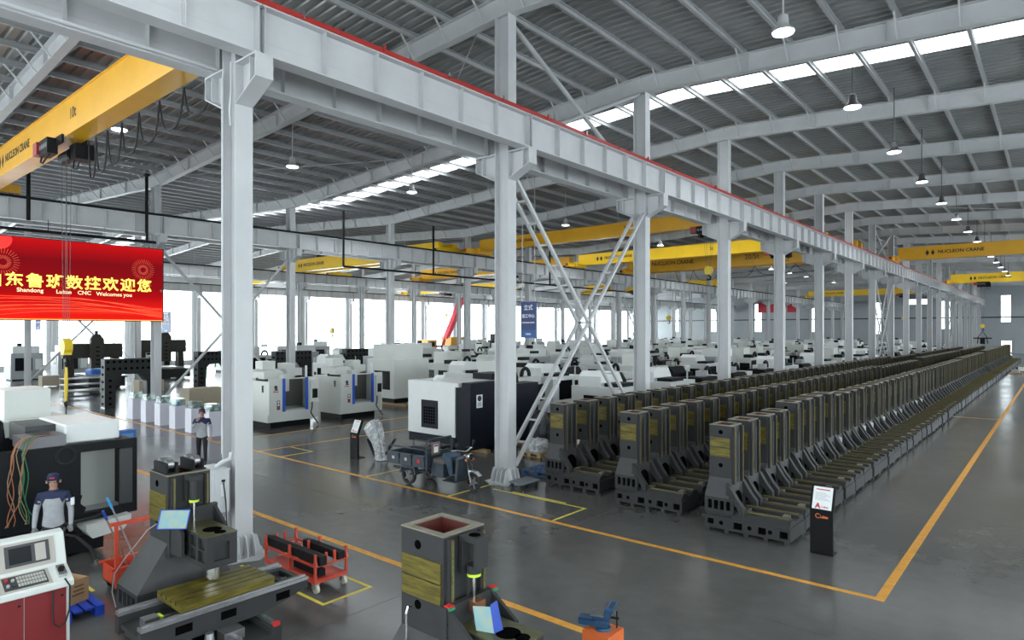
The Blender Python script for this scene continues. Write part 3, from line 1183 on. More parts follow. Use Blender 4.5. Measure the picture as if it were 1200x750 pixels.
g.add([(-0.10, 0.0, 0.0), (0.08, 0.0, 0.0), (0.02, 0.05, 0.22), (-0.16, 0.05, 0.2), (-0.10, 0.006, 0.0), (0.08, 0.006, 0.0), (0.02, 0.056, 0.22), (-0.16, 0.056, 0.2)],
      [(0, 1, 2, 3), (7, 6, 5, 4), (0, 4, 5, 1), (1, 5, 6, 2), (2, 6, 7, 3), (3, 7, 4, 0)])
g.build('sheet', FILMB, f)
g = MB()
g.add([(0.08, 0.0, 0.0), (0.13, 0.1, 0.0), (0.06, 0.12, 0.26), (0.02, 0.05, 0.24), (0.08, 0.006, 0.0), (0.13, 0.106, 0.0), (0.06, 0.126, 0.26), (0.02, 0.056, 0.24)],
      [(0, 1, 2, 3), (7, 6, 5, 4), (0, 4, 5, 1), (1, 5, 6, 2), (2, 6, 7, 3), (3, 7, 4, 0)])
g.build('folder', FILME, f)

# ================================================================== vice on its orange stand
ORANGE = mat('stand_orange', (0.62, 0.13, 0.03), 0.5, 0, 0.12, 5, 0.05)
BLUEV = mat('vice_blue', (0.012, 0.055, 0.12), 0.42, 0, 0.2, 8, 0.05)
GREYV = mat('vice_plate', (0.16, 0.16, 0.165), 0.45, 0.5, 0.15, 8)
st = thing('vice_stand', 'orange painted box stand with round holes, under the blue vice', 'stand', (-3.98, 6.3, 0), 0.0)
b = MB()
shell(b, -0.17, 0.17, -0.17, 0.17, 0, 0.78, 0.02)
b.box(-0.17, 0.17, -0.17, 0.17, 0.78, 0.8)
b.build('body', ORANGE, st)
for z in (0.66, 0.25):
    d = MB()
    disc(d, (0.0, -0.17, z), 0.06, 'y', 20)
    d.build('stand_hole', DARK, st)
    d = MB()
    disc(d, (0.17, 0.0, z), 0.06, 'x', 20)
    d.build('stand_hole', DARK, st)
v = thing('bench_vice', 'blue bench vice with grey anvil plate on the orange stand', 'vice', (-3.98, 6.3, 0.8), 0.35)
v.scale = (0.66, 0.66, 0.66)
b = MB()
b.cyl((0, 0, 0), (0, 0, 0.05), 0.15, 0.14, n=18)
b.box(-0.1, 0.1, -0.09, 0.09, 0.05, 0.16)
b.prism([(-0.16, 0.16), (0.12, 0.16), (0.16, 0.3), (0.05, 0.3), (0.02, 0.24), (-0.2, 0.24)], 'y', -0.09, 0.09)
b.build('body', BLUEV, v, bevel=0.008)
g = MB()
g.prism([(0.02, 0.2), (0.12, 0.2), (0.2, 0.42), (0.08, 0.42)], 'y', -0.14, 0.14)
g.box(0.06, 0.22, -0.19, 0.19, 0.38, 0.44)
g.build('fixed_jaw', BLUEV, v, bevel=0.008)
g = MB()
g.box(-0.2, 0.04, -0.12, 0.12, 0.245, 0.275)
g.build('anvil_plate', GREYV, v)
g = MB()
g.box(0.1, 0.115, -0.17, 0.17, 0.44, 0.452)
g.build('jaw_liner', GREYV, v)
g = MB()
g.box(-0.42, -0.1, -0.09, -0.06, 0.06, 0.17)
g.box(-0.42, -0.1, 0.06, 0.09, 0.06, 0.17)
g.box(-0.42, -0.1, -0.09, 0.09, 0.15, 0.18)
g.build('slide_bar', BLUEV, v)
g = MB()
g.cyl((0.24, 0.0, 0.05), (0.24, 0.0, 0.34), 0.012, n=8)
g.cyl((0.12, 0, 0.22), (0.28, 0, 0.22), 0.022, n=10)
g.build('handle', BLACK, v)

# ================================================================== red bar cart
REDC = mat('cart_red', (0.50, 0.055, 0.03), 0.45, 0, 0.15, 6, 0.04)
BAR = mat('bar_black', (0.012, 0.012, 0.013), 0.55, 0, 0.3, 4, spec=0.12)
WHEELM = mat('caster_cream', (0.55, 0.52, 0.45), 0.5)
ct = thing('bar_cart', 'red steel cart on casters holding long black bars', 'cart', (-9.82, 6.12, 0), 0.0)
hx, hy = 0.76, 0.29
b = MB()
for y in (-hy, hy):
    b.box(-hx, hx, y - 0.02, y + 0.02, 0.16, 0.2)
    b.box(-hx, hx, y - 0.016, y + 0.016, 0.42, 0.45)
for x in (-hx, 0, hx):
    b.box(x - 0.02, x + 0.02, -hy, hy, 0.16, 0.2)
    b.box(x - 0.016, x + 0.016, -hy, hy, 0.42, 0.445)
b.build('frame', REDC, ct)
for x in (-hx, 0, hx):
    for y in (-hy, hy):
        g = MB()
        g.box(x - 0.018, x + 0.018, y - 0.018, y + 0.018, 0.16, 0.45)
        g.build('post', REDC, ct)
        g = MB()
        g.prism([(x - 0.05, 0.45), (x + 0.05, 0.45), (x + 0.02, 0.53), (x + 0.02, 0.63), (x - 0.02, 0.63), (x - 0.02, 0.53)], 'y', y - 0.016, y + 0.016)
        g.build('stake', REDC, ct)
for x in (-hx, 0, hx):
    for y in (-0.09, 0.07):
        g = MB()
        g.box(x - 0.018, x + 0.018, y - 0.016, y + 0.016, 0.445, 0.62)
        g.build('stake', REDC, ct)
g = MB()
g.box(-hx, hx, -hy, hy, 0.195, 0.21)
g.build('deck', REDC, ct)
for x in (-hx + 0.04, hx - 0.04):
    for y in (-hy + 0.03, hy - 0.03):
        g = MB()
        g.cyl((x + 0.02, y - 0.025, 0.07), (x + 0.02, y + 0.025, 0.07), 0.07, n=16)
        w = g.build('wheel', WHEELM, ct)
        g = MB()
        g.box(x - 0.04, x + 0.04, y - 0.045, y - 0.033, 0.07, 0.15)
        g.box(x - 0.04, x + 0.04, y + 0.033, y + 0.045, 0.07, 0.15)
        g.box(x - 0.05, x + 0.05, y - 0.05, y + 0.05, 0.145, 0.16)
        g.build('caster_fork', STEEL, ct)
for (x0, x1, y0, z0, hh, lab) in ((-0.84, 0.84, -0.255, 0.452, 0.14, 'long black square bar on the viewer side of the red cart'), (-0.25, 0.8, 0.11, 0.452, 0.12, 'black bar on the far side of the red cart'),
                                  (-0.1, 0.66, -0.16, 0.212, 0.11, 'short black bar lying on the deck of the red cart')):
    g = MB()
    g.cbox(x0, x1, y0, y0 + 0.13, z0, z0 + hh, 0.008)
    o = g.build('steel_bar', BAR, loc=(-9.82, 6.12, 0))
    tag(o, lab, 'steel bar', 'black bars on the red cart')

# ================================================================== operator console
CONW = mat('console_white', (0.62, 0.65, 0.62), 0.4, 0, 0.03, 3)
CONR = mat('console_red', (0.19, 0.013, 0.016), 0.45, 0, 0.05, 2)
CONG = mat('console_bezel', (0.40, 0.37, 0.33), 0.5)
DKG = mat('dark_grey_plastic', (0.035, 0.037, 0.04), 0.4)
SCRN = mat('screen_off', (0.012, 0.014, 0.016), 0.12)
KEYS = mat('key_pale', (0.42, 0.42, 0.38), 0.5)
co = thing('control_console', 'white operator console with red cabinet, dark screen and key rows', 'console', (-9.95, 2.66, 0), PI / 2)
# local: x runs to the viewer's left (world +Y is local x), front is local -y (world +X)
b = MB()
prof = [(-0.42, 0.98), (-0.42, 1.06), (-0.12, 1.2), (0.02, 1.58), (0.16, 1.6), (0.2, 1.5), (0.2, 0.98)]
b.prism(prof, 'x', -1.45, 0.0)
b.build('desk', CONW, co, bevel=0.015)
b = MB()
b.box(-1.42, -0.03, -0.33, 0.18, 0.02, 0.98)
b.build('cabinet', CONW, co)
for x0, x1 in ((-0.5, -0.07), (-0.95, -0.51), (-1.4, -0.96)):
    g = MB()
    g.box(x0, x1, -0.345, -0.33, 0.08, 0.96)
    o = g.build('door', CONR, co)
    g = MB()
    g.box(x1 - 0.06, x1 - 0.03, -0.352, -0.345, 0.86, 0.88)
    g.build('lock', BLACK, o)


def slope_pt(u, k, lift, seg):
    (ya, za), (yb, zb) = (prof[1], prof[2]) if seg == 0 else (prof[2], prof[3])
    d = Vector((0, yb - ya, zb - za))
    nrm = Vector((0, -(zb - za), (yb - ya))).normalized()
    return Vector((u, ya, za)) + d * k + nrm * lift


def slope_plate(u0, u1, k0, k1, seg, l0, l1):
    g = MB()
    vs = [slope_pt(u, k, l, seg) for l in (l0, l1) for u, k in ((u0, k0), (u1, k0), (u1, k1), (u0, k1))]
    g.add(vs, [(3, 2, 1, 0), (4, 5, 6, 7), (0, 1, 5, 4), (1, 2, 6, 5), (2, 3, 7, 6), (3, 0, 4, 7)])
    return g


slope_plate(-0.72, -0.12, 0.08, 0.92, 1, 0, 0.012).build('bezel', CONG, co)
o = slope_plate(-0.64, -0.18, 0.2, 0.84, 1, 0.012, 0.022).build('monitor', DKG, co)
slope_plate(-0.6, -0.37, 0.28, 0.76, 1, 0.022, 0.024).build('screen', SCRN, o)
o2 = slope_plate(-0.33, -0.22, 0.26, 0.78, 1, 0.022, 0.026).build('keypad', CONG, o)
slope_plate(-0.76, -0.22, 0.08, 0.92, 0, 0, 0.008).build('bezel', CONG, co)
o = slope_plate(-0.7, -0.26, 0.16, 0.84, 0, 0.008, 0.016).build('key_panel', DKG, co)
for i in range(10):
    for k in range(3):
        slope_plate(-0.56 + i * 0.029, -0.537 + i * 0.029, 0.24 + k * 0.19, 0.38 + k * 0.19, 0, 0.016, 0.024).build('key', KEYS, o)
for u, k, m_ in ((-0.66, 0.66, REDS), (-0.66, 0.35, KEYS), (-0.6, 0.6, KEYS), (-0.6, 0.32, DKG)):
    g = MB()
    p = slope_pt(u, k, 0.016, 0)
    g.cyl(p, p + (slope_pt(u, k, 0.04, 0) - p), 0.018, n=12)
    g.build('button', m_, o)
g = slope_plate(-0.15, -0.06, 0.25, 0.8, 0, 0, 0.05)
hw = g.build('handwheel_pendant', CHROME, co)
g = MB()
p = slope_pt(-0.105, 0.55, 0.05, 0)
g.cyl(p, p + (slope_pt(-0.105, 0.55, 0.07, 0) - p), 0.035, n=14)
g.build('dial', BLACK, hw)
g = MB()
g.tube([(-0.1, -0.4, 1.09), (-0.06, -0.45, 1.0), (-0.06, -0.44, 0.7), (-0.1, -0.43, 0.55), (-0.16, -0.42, 0.5), (-0.22, -0.42, 0.56), (-0.23, -0.41, 0.7), (-0.22, -0.4, 0.97)], 0.01, 6)
g.build('cable', RUBBER, co)

# ================================================================== blue pallet and cardboard box
BLUEP = mat('pallet_blue', (0.01, 0.05, 0.42), 0.45, 0, 0.12, 6)
CARD = mat('cardboard', (0.40, 0.24, 0.12), 0.8, 0, 0.08, 5)


def pallet(name, label, loc, rz, lx, ly, m):
    t = thing(name, label, 'pallet', loc, rz)
    n = 7
    for k in range(n):
        b = MB()
        y = -ly / 2 + (ly - 0.11) * k / (n - 1)
        b.box(-lx / 2, lx / 2, y, y + 0.11, 0.12, 0.145)
        b.build('slat', m, t)
    for y in (-ly / 2, -0.06, ly / 2 - 0.12):
        for x in (-lx / 2, -0.07, lx / 2 - 0.14):
            b = MB()
            b.box(x, x + 0.14, y, y + 0.12, 0.02, 0.12)
            b.build('block', m, t)
        b = MB()
        b.box(-lx / 2, lx / 2, y, y + 0.12, 0, 0.02)
        b.build('runner', m, t)
    return t


pallet('pallet', 'bright blue plastic pallet behind the operator console', (-11.32, 2.93, 0), 0.0, 1.0, 0.95, BLUEP)
cb = thing('cardboard_box', 'open cardboard box on the bright blue pallet', 'box', (-11.35, 3.08, 0.146), 0.35)
b = MB()
shell(b, -0.2, 0.2, -0.18, 0.18, 0, 0.34, 0.008)
b.box(-0.2, 0.2, -0.18, 0.18, 0, 0.01)
b.build('carton', CARD, cb)
for p_, q in (((-0.2, -0.18), (-0.2, 0.18)), ((0.2, -0.18), (0.2, 0.18))):
    sx = -1 if p_[0] < 0 else 1
    g = MB()
    g.add([(p_[0], -0.18, 0.34), (p_[0], 0.18, 0.34), (p_[0] - sx * 0.05, 0.18, 0.28), (p_[0] - sx * 0.05, -0.18, 0.28), (p_[0] - sx * 0.008, -0.18, 0.34), (p_[0] - sx * 0.008, 0.18, 0.34), (p_[0] - sx * 0.058, 0.18, 0.28), (p_[0] - sx * 0.058, -0.18, 0.28)],
          [(0, 1, 2, 3), (7, 6, 5, 4), (0, 4, 5, 1), (1, 5, 6, 2), (2, 6, 7, 3), (3, 7, 4, 0)])
    g.build('flap', CARD, cb)
PRINT = mat('print_brown', (0.13, 0.07, 0.04), 0.8)
g = MB()
for k in range(3):
    g.box(0.2, 0.2035, -0.08 + 0.02 * k, 0.1, 0.12 + k * 0.06, 0.14 + k * 0.06)
g.build('print', PRINT, cb)

# ================================================================== red chip trolley with mops
REDT = mat('trolley_red', (0.58, 0.06, 0.025), 0.45, 0, 0.1, 5)
tr = thing('chip_trolley', 'orange-red open trough trolley with tall side rails', 'trolley', (-11.75, 3.75, 0), 0.0)
b = MB()
LX, LY = 0.26, 1.25
b.box(-LX, LX, 0, LY, 0.12, 0.14)
for a in ((-LX, -LX + 0.015, 0, LY), (LX - 0.015, LX, 0, LY), (-LX, LX, 0, 0.015), (-LX, LX, LY - 0.015, LY)):
    b.box(*a, 0.12, 0.4)
b.build('trough', REDT, tr)
for y in (0.0, LY - 0.05):
    for x in (LX,):
        g = MB()
        g.box(x, x + 0.045, y, y + 0.045, 0.1, 1.12)
        g.build('upright', REDT, tr)
for x in (-LX - 0.03, LX):
    g = MB()
    if x > 0:
        g.box(x - 0.02, x + 0.05, -0.06, LY, 1.1, 1.145)
        g.build('top_rail', REDT, tr)
    g = MB()
    g.box(x - 0.005, x + 0.05, -0.05, LY, 0.39, 0.42)
    g.build('rim', REDT, tr)
for y in (0.1, LY - 0.1):
    for x in (-0.2, 0.2):
        g = MB()
        g.cyl((x - 0.02, y, 0.06), (x + 0.02, y, 0.06), 0.06, n=12)
        g.build('caster', RUBBER, tr)
MOPG = mat('mop_pole_grey', (0.30, 0.30, 0.32), 0.4, 0.5)
MOPB = mat('mop_grip_blue', (0.03, 0.30, 0.62), 0.4)
for k, (p0, p1, lab) in enumerate((((-11.62, 4.2, 0.2), (-11.62, 3.75, 1.38), 'grey pole mop with light blue grip, the taller one in the red trolley'), ((-11.86, 4.1, 0.2), (-11.62, 3.68, 1.2), 'grey pole mop with dark blue grip, the shorter one in the red trolley'))):
    p0, p1 = Vector(p0), Vector(p1)
    t = thing('mop', lab, 'mop', p0)
    g = MB()
    g.cyl((0, 0, 0), p1 - p0, 0.014, n=8)
    g.build('pole', MOPG if k == 0 else mat('mop_pole_brown', (0.25, 0.16, 0.12), 0.5), t)
    g = MB()
    d = (p1 - p0).normalized()
    g.cyl(p1 - p0 - d * 0.02, p1 - p0 + d * 0.16, 0.02, n=8)
    g.build('grip', MOPB if k == 0 else FILME, t)
    g = MB()
    g.box(-0.05, 0.05, -0.16, 0.16, -0.045, 0.0)
    g.build('mop_head', KEYS, t)

# ================================================================== overhead cranes
LETK = mat('lettering_black', (0.02, 0.02, 0.022), 0.6)
HOISTR = mat('hoist_red', (0.30, 0.03, 0.03), 0.4)
HOOKY = mat('hook_yellow', (0.70, 0.50, 0.02), 0.45)
PANELG = mat('hoist_grey', (0.16, 0.16, 0.17), 0.45)


def crane(label, xa, xb, y, z0, h, w, m, tons, hoist_x, hook_z, double=False, brand='left', festoon=True, hoist_body=True):
    """xa > xb: rail positions; the girder's -Y face carries the lettering"""
    t = thing('bridge_crane', label, 'crane', (0, y, 0))
    ga, gb = xa - 0.35, xb + 0.35
    ys = (-0.9, 0.7) if double else (-w / 2,)
    for yy in ys:
        b = MB()
        if double:
            b.prism([(gb, z0 + 0.35), (gb + 1.6, z0), (ga - 1.6, z0), (ga, z0 + 0.35), (ga, z0 + h), (gb, z0 + h)], 'y', yy, yy + w)
        else:
            b.prism([(gb, z0 + 0.15), (gb + 0.9, z0), (ga - 0.9, z0), (ga, z0 + 0.15), (ga, z0 + h), (gb, z0 + h)], 'y', yy, yy + w)
            b.box(gb, ga, yy - 0.06, yy + w + 0.06, z0 - 0.025, z0)
        b.box(gb, ga, yy - 0.04, yy + w + 0.04, z0 + h, z0 + h + 0.025)
        b.build('girder', m, t)
    zr_ = GZ1 + 0.14
    for x in (xa, xb):
        b = MB()
        b.box(x - 0.16, x + 0.16, -1.5, 1.5, zr_ + 0.06, zr_ + 0.42)
        if not double:
            b.box(min(x, x + (0.4 if x == xb else -0.4)), max(x, x + (0.4 if x == xb else -0.4)), -0.5, 0.5, zr_ + 0.1, zr_ + 0.5)
        else:
            b.box(min(x, x + (0.4 if x == xb else -0.4)), max(x, x + (0.4 if x == xb else -0.4)), -1.1, 1.1, zr_ + 0.1, zr_ + 0.6)
        e = b.build('end_carriage', m, t)
        for yy in (-1.2, 1.2):
            g = MB()
            g.cyl((x - 0.06, yy, zr_ + 0.12), (x + 0.06, yy, zr_ + 0.12), 0.12, n=12)
            g.build('wheel', PANELG, e)
        g = MB()
        g.box(x - 0.1, x + 0.1, -1.62, -1.5, zr_ + 0.14, zr_ + 0.36)
        g.build('buffer', HOISTR if not double else RUBBER, e)
    zc = z0 + h * 0.5
    yf = ys[0] - 0.004
    bx = (gb + 2.9) if brand == 'left' else brand
    text('NUCLEON CRANE', h * 0.36, LETK, t, (bx, yf, zc + 0.02), FACE_NY, align='LEFT', bold=0.01)
    g = MB()
    for sg in (-1, 1):
        g.prism([(bx - 0.55 + sg * 0.06, zc), (bx - 0.55 + sg * 0.2, zc + h * 0.24), (bx - 0.55 + sg * 0.34, zc), (bx - 0.55 + sg * 0.2, zc - h * 0.24)], 'y', yf - 0.002, yf + 0.002)
    g.build('emblem', LETK, t)
    text(tons, h * 0.42, LETK, t, (gb + (ga - gb) * 0.6, yf, zc + 0.05), FACE_NY, bold=0.006)
    # hoist trolley under the girder
    yc = ys[0] + w / 2 if not double else 0.0
    hz = z0 - 0.08 if not double else z0 + h + 0.05
    hd = MB()
    hx = hoist_x
    if not double:
        hd.box(hx - 0.4, hx + 0.4, yc - w / 2 - 0.35, yc - w / 2 - 0.08, hz - 0.36, hz + 0.1)
        hd.cyl((hx - 0.45, yc + 0.1, hz - 0.3), (hx + 0.45, yc + 0.1, hz - 0.3), 0.19, n=14)
        hd.box(hx + 0.4, hx + 0.95, yc + 0.0, yc + 0.5, hz - 0.5, hz - 0.05)
        hd.box(hx - 0.5, hx + 0.9, yc - w / 2 - 0.12, yc - w / 2 - 0.06, hz - 0.1, hz + 0.14)
        hd.box(hx - 0.5, hx + 0.9, yc + w / 2 + 0.06, yc + w / 2 + 0.12, hz - 0.1, hz + 0.14)
    else:
        hd.box(hx - 0.9, hx + 0.9, -1.0, 1.0, hz, hz + 0.18)
        hd.box(hx - 0.6, hx + 0.7, -0.5, 0.5, hz + 0.18, hz + 0.7)
    ho = hd.build('hoist', BLACK, t)
    if not double:
        for k in range(4):
            q_ = MB()
            q_.cyl((hx - 0.3 + k * 0.2, yc - w / 2 - 0.36, hz - 0.12), (hx - 0.3 + k * 0.2, yc - w / 2 - 0.3, hz - 0.12), 0.08, n=10)
            q_.build('cover_cap', PANELG, ho)
        q_ = MB()
        q_.tube([(hx - 0.3, yc - w / 2 - 0.3, hz - 0.3), (hx - 0.3, yc - w / 2 - 0.34, hz - 0.55), (hx + 0.0, yc - w / 2 - 0.36, hz - 0.62), (hx + 0.2, yc - w / 2 - 0.3, hz - 0.45), (hx + 0.22, yc - w / 2 - 0.2, hz - 0.3)], 0.025, 6)
        q_.build('hose', RUBBER, ho)
        q_ = MB()
        q_.tube([(hx + 0.5, yc + 0.1, hz - 0.45), (hx + 0.55, yc + 0.05, hz - 0.75), (hx + 0.75, yc + 0.1, hz - 0.78), (hx + 0.85, yc + 0.15, hz - 0.5)], 0.025, 6)
        q_.build('hose', RUBBER, ho)
        q_ = MB()
        q_.cyl((hx - 0.4, yc + 0.1, hz - 0.12), (hx + 0.5, yc + 0.1, hz - 0.12), 0.05, n=8)
        q_.build('tie_shaft', STEEL, ho)
        g = MB()
        g.box(hx - 0.78, hx - 0.4, yc - w / 2 - 0.42, yc - w / 2 - 0.04, hz - 0.3, hz + 0.08)
        g.build('motor', HOISTR, ho)
    zt = hz - 0.4 if not double else hz
    for k, (dx, dy) in enumerate(((-0.16, -0.05), (-0.06, 0.05), (0.3, -0.05), (0.4, 0.05))):
        g = MB()
        g.cyl((hx + dx, yc + dy, zt), (hx + 0.12 + (dx - 0.12) * 0.35, yc + dy, hook_z + 0.45), 0.008, n=5)
        g.build('rope', ROPE, t)
    g = MB()
    g.cyl((hx + 0.12, yc - 0.11, hook_z + 0.35), (hx + 0.12, yc + 0.11, hook_z + 0.35), 0.24, n=16)
    g.box(hx - 0.04, hx + 0.28, yc - 0.1, yc + 0.1, hook_z + 0.1, hook_z + 0.4)
    blk = g.build('hook_block', HOOKY, t)
    g = MB()
    pts = [(hx + 0.12, yc, hook_z + 0.12)] + [(hx + 0.12 + 0.13 * math.cos(a), yc, hook_z - 0.1 + 0.13 * math.sin(a)) for a in [1.6, 0.9, 0.2, -0.6, -1.4, -2.2, -2.9]]
    g.tube(pts, [0.04, 0.045, 0.05, 0.055, 0.055, 0.05, 0.04, 0.02], 8)
    g.build('hook', BLACK, blk)
    if festoon:
        # looped power cable between the hoist and the aisle-side rail
        n = festoon
        x0, x1 = hx + 1.0, ga - 1.2
        for k in range(n):
            a, c = x0 + (x1 - x0) * (k / n) ** 1.3, x0 + (x1 - x0) * ((k + 1) / n) ** 1.3
            dip = 1.15 - 0.45 * k / n
            g = MB()
            pts = [(a + (c - a) * q / 10, ys[0] + w + 0.12, z0 - 0.03 - dip * (1 - (2 * q / 10 - 1) ** 4)) for q in range(11)]
            g.tube(pts, 0.025, 6)
            g.build('festoon_cable', RUBBER, t)
    return t


xa, xb = XM - 0.75, XL + 0.75
cA = crane('yellow single-girder ten tonne crane nearest the viewer, with looped black cables', xa, xb, 6.2, 9.9, 1.05, 0.42, YEL, '10t', -23.1, 3.38, festoon=7, brand=-29.2)
crane('dull yellow five tonne crane above the ladder brace', xa, xb, 37.2, 10.45, 0.85, 0.4, YEL, '5t', -16.2, 7.5, festoon=False)
crane('bright yellow five tonne crane just beyond the ladder brace', xa, xb, 50.8, 10.4, 0.95, 0.4, YEL2, '5t', -16.5, 5.2, festoon=False)
crane('orange-yellow double-girder crane behind the bright yellow one', xa, xb, 60.5, 10.25, 1.5, 0.5, YEL, '20/5t', -30.5, 5.2, True, festoon=5)
crane('yellow crane far down the nave, framed between distant pillars', xa, xb, 124, 10.4, 0.95, 0.45, YEL2, '10t', -20, 6.0, festoon=False)
xa, xb = XL - 0.75, XK + 0.75
crane('yellow double-girder 20/5 tonne crane seen behind the screen pillar row', xa, xb, 35.5, 9.98, 1.15, 0.5, YEL2, '20/5t', -52.5, 3.9, True, festoon=False)
crane('dark orange crane crossing the middle nave, its end above the screen-row beam', xa, xb, 52.5, 10.4, 1.1, 0.5, YEL, '10t', -44.5, 7.5, festoon=False)
crane('small yellow crane deep in the middle nave', xa, xb, 88, 10.4, 1.1, 0.5, YEL2, '10t', -50, 6.0, festoon=False)
xa, xb = XK - 0.75, XJ + 0.32 + 0.75
crane('pale yellow crane beside the window wall, first from this end', xa, xb, 42, 10.3, 0.95, 0.45, YEL2, '5t', -70, 6.4, festoon=False)
crane('pale yellow crane beside the window wall, second from this end', xa, xb, 71, 10.3, 0.95, 0.45, YEL2, '5t', -74, 6.4, festoon=False)
xa, xb = XR - 0.32 - 0.75, XM + 0.75
crane('dark yellow crane crossing over the aisle, the nearer of two', xa, xb, 64.6, 10.3, 1.05, 0.45, YEL, '10t', 2.5, 6.5, festoon=False)
crane('bright yellow crane crossing over the aisle, the farther of two', xa, xb, 99.8, 10.3, 1.1, 0.45, YEL2, '10t', -7.5, 4.5, festoon=False)

# sling hanging on the nearest hook
SLING = mat('sling_yellow', (0.62, 0.45, 0.05), 0.7)
SLINGB = mat('sling_chain', (0.06, 0.05, 0.05), 0.6)
t = thing('lifting_sling', 'yellow lifting sling with shackle hanging from the near crane hook', 'sling', (-22.98, 6.2, 3.1))
g = MB()
g.tube([(0, 0, 0), (-0.05, 0, -0.3), (-0.06, 0, -0.75), (-0.05, 0, -1.05)], [0.03, 0.045, 0.045, 0.03], 8)
g.build('strap', SLING, t)
g = MB()
g.tube([(0.03, 0, 0), (0.06, 0, -0.3), (0.05, 0, -0.7), (-0.02, 0, -1.02)], [0.025, 0.03, 0.03, 0.025], 8)
g.build('strap', SLING, t)
g = MB()
g.tube([(-0.04 + 0.09 * math.cos(a), 0, -1.12 + 0.09 * math.sin(a)) for a in [k * PI / 6 for k in range(13)]], 0.025, 6)
g.build('shackle', BLACK, t)
g = MB()
g.tube([(-0.04, 0, -1.2), (-0.02, 0, -1.5), (0.02, 0, -1.9)], 0.025, 6)
g.build('chain', SLINGB, t)

t = thing('lifting_sling', 'black chain lifting rig hanging from the farther aisle crane', 'sling', (-7.38, 99.8, 4.19))
for a in range(4):
    dx, dy = (0.7 if a % 2 else -0.7), (0.35 if a < 2 else -0.35)
    g = MB()
    g.tube([(0, 0, 0), (dx * 0.6, dy * 0.6, -0.7), (dx * 0.75, dy, -1.55)], 0.035, 6)
    g.build('chain', BLACK, t)
g = MB()
g.box(-0.95, 0.95, -0.08, 0.08, -0.95, -0.8)
g.build('spreader_bar', BLACK, t)
g = MB()
g.box(-0.25, 0.25, -0.2, 0.2, -1.6, -0.95)
g.build('clamp', BLACK, t)

# ================================================================== high bay lamps
LAMPH = mat('lamp_housing', (0.10, 0.10, 0.105), 0.4, 0.4)
LAMPS = mat('lamp_silver', (0.55, 0.56, 0.57), 0.35, 0.4)
LAMPE = emis('lamp_glow', (0.93, 0.97, 1.0), 5.0)


def make_lamp(rod, hm, label, loc):
    t = thing('pendant_lamp', label, 'lamp', loc)
    g = MB()
    g.cyl((0, 0, 0.35), (0, 0, rod), 0.02, n=6)
    g.build('rod', hm, t)
    g = MB()
    g.lathe([(0.05, 0.4), (0.11, 0.36), (0.12, 0.2), (0.14, 0.12), (0.24, 0.04), (0.25, 0.0)], n=18)
    g.build('housing', hm, t, True)
    g = MB()
    g.lathe([(0.225, -0.03), (0.24, -0.001)], n=18)
    g.build('lens', LAMPE, t, True)
    return t


k = 0
for row, (x, ys, n, what) in enumerate(((-4.8, 15.2, 14, 'aisle nave'), (-24.2, 1.6, 16, 'nave over the blue-trimmed machines'), (-47.5, 8, 10, 'nave behind the screen'), (-72, 12, 8, 'nave beside the window wall'))):
    for i in range(n):
        y = ys + 6.45 * i
        if row == 1 and i == 9:
            y += 3.6
        hm = LAMPS if (i % 2 == 0 and row == 0 and i < 2) or row else LAMPH
        make_lamp(zr(x) - 11.0 + 0.21, hm, f'bell-shaped high-bay lamp hanging in the {what}, {ORD(i + 1)} from this end', (x, y, 11.0))

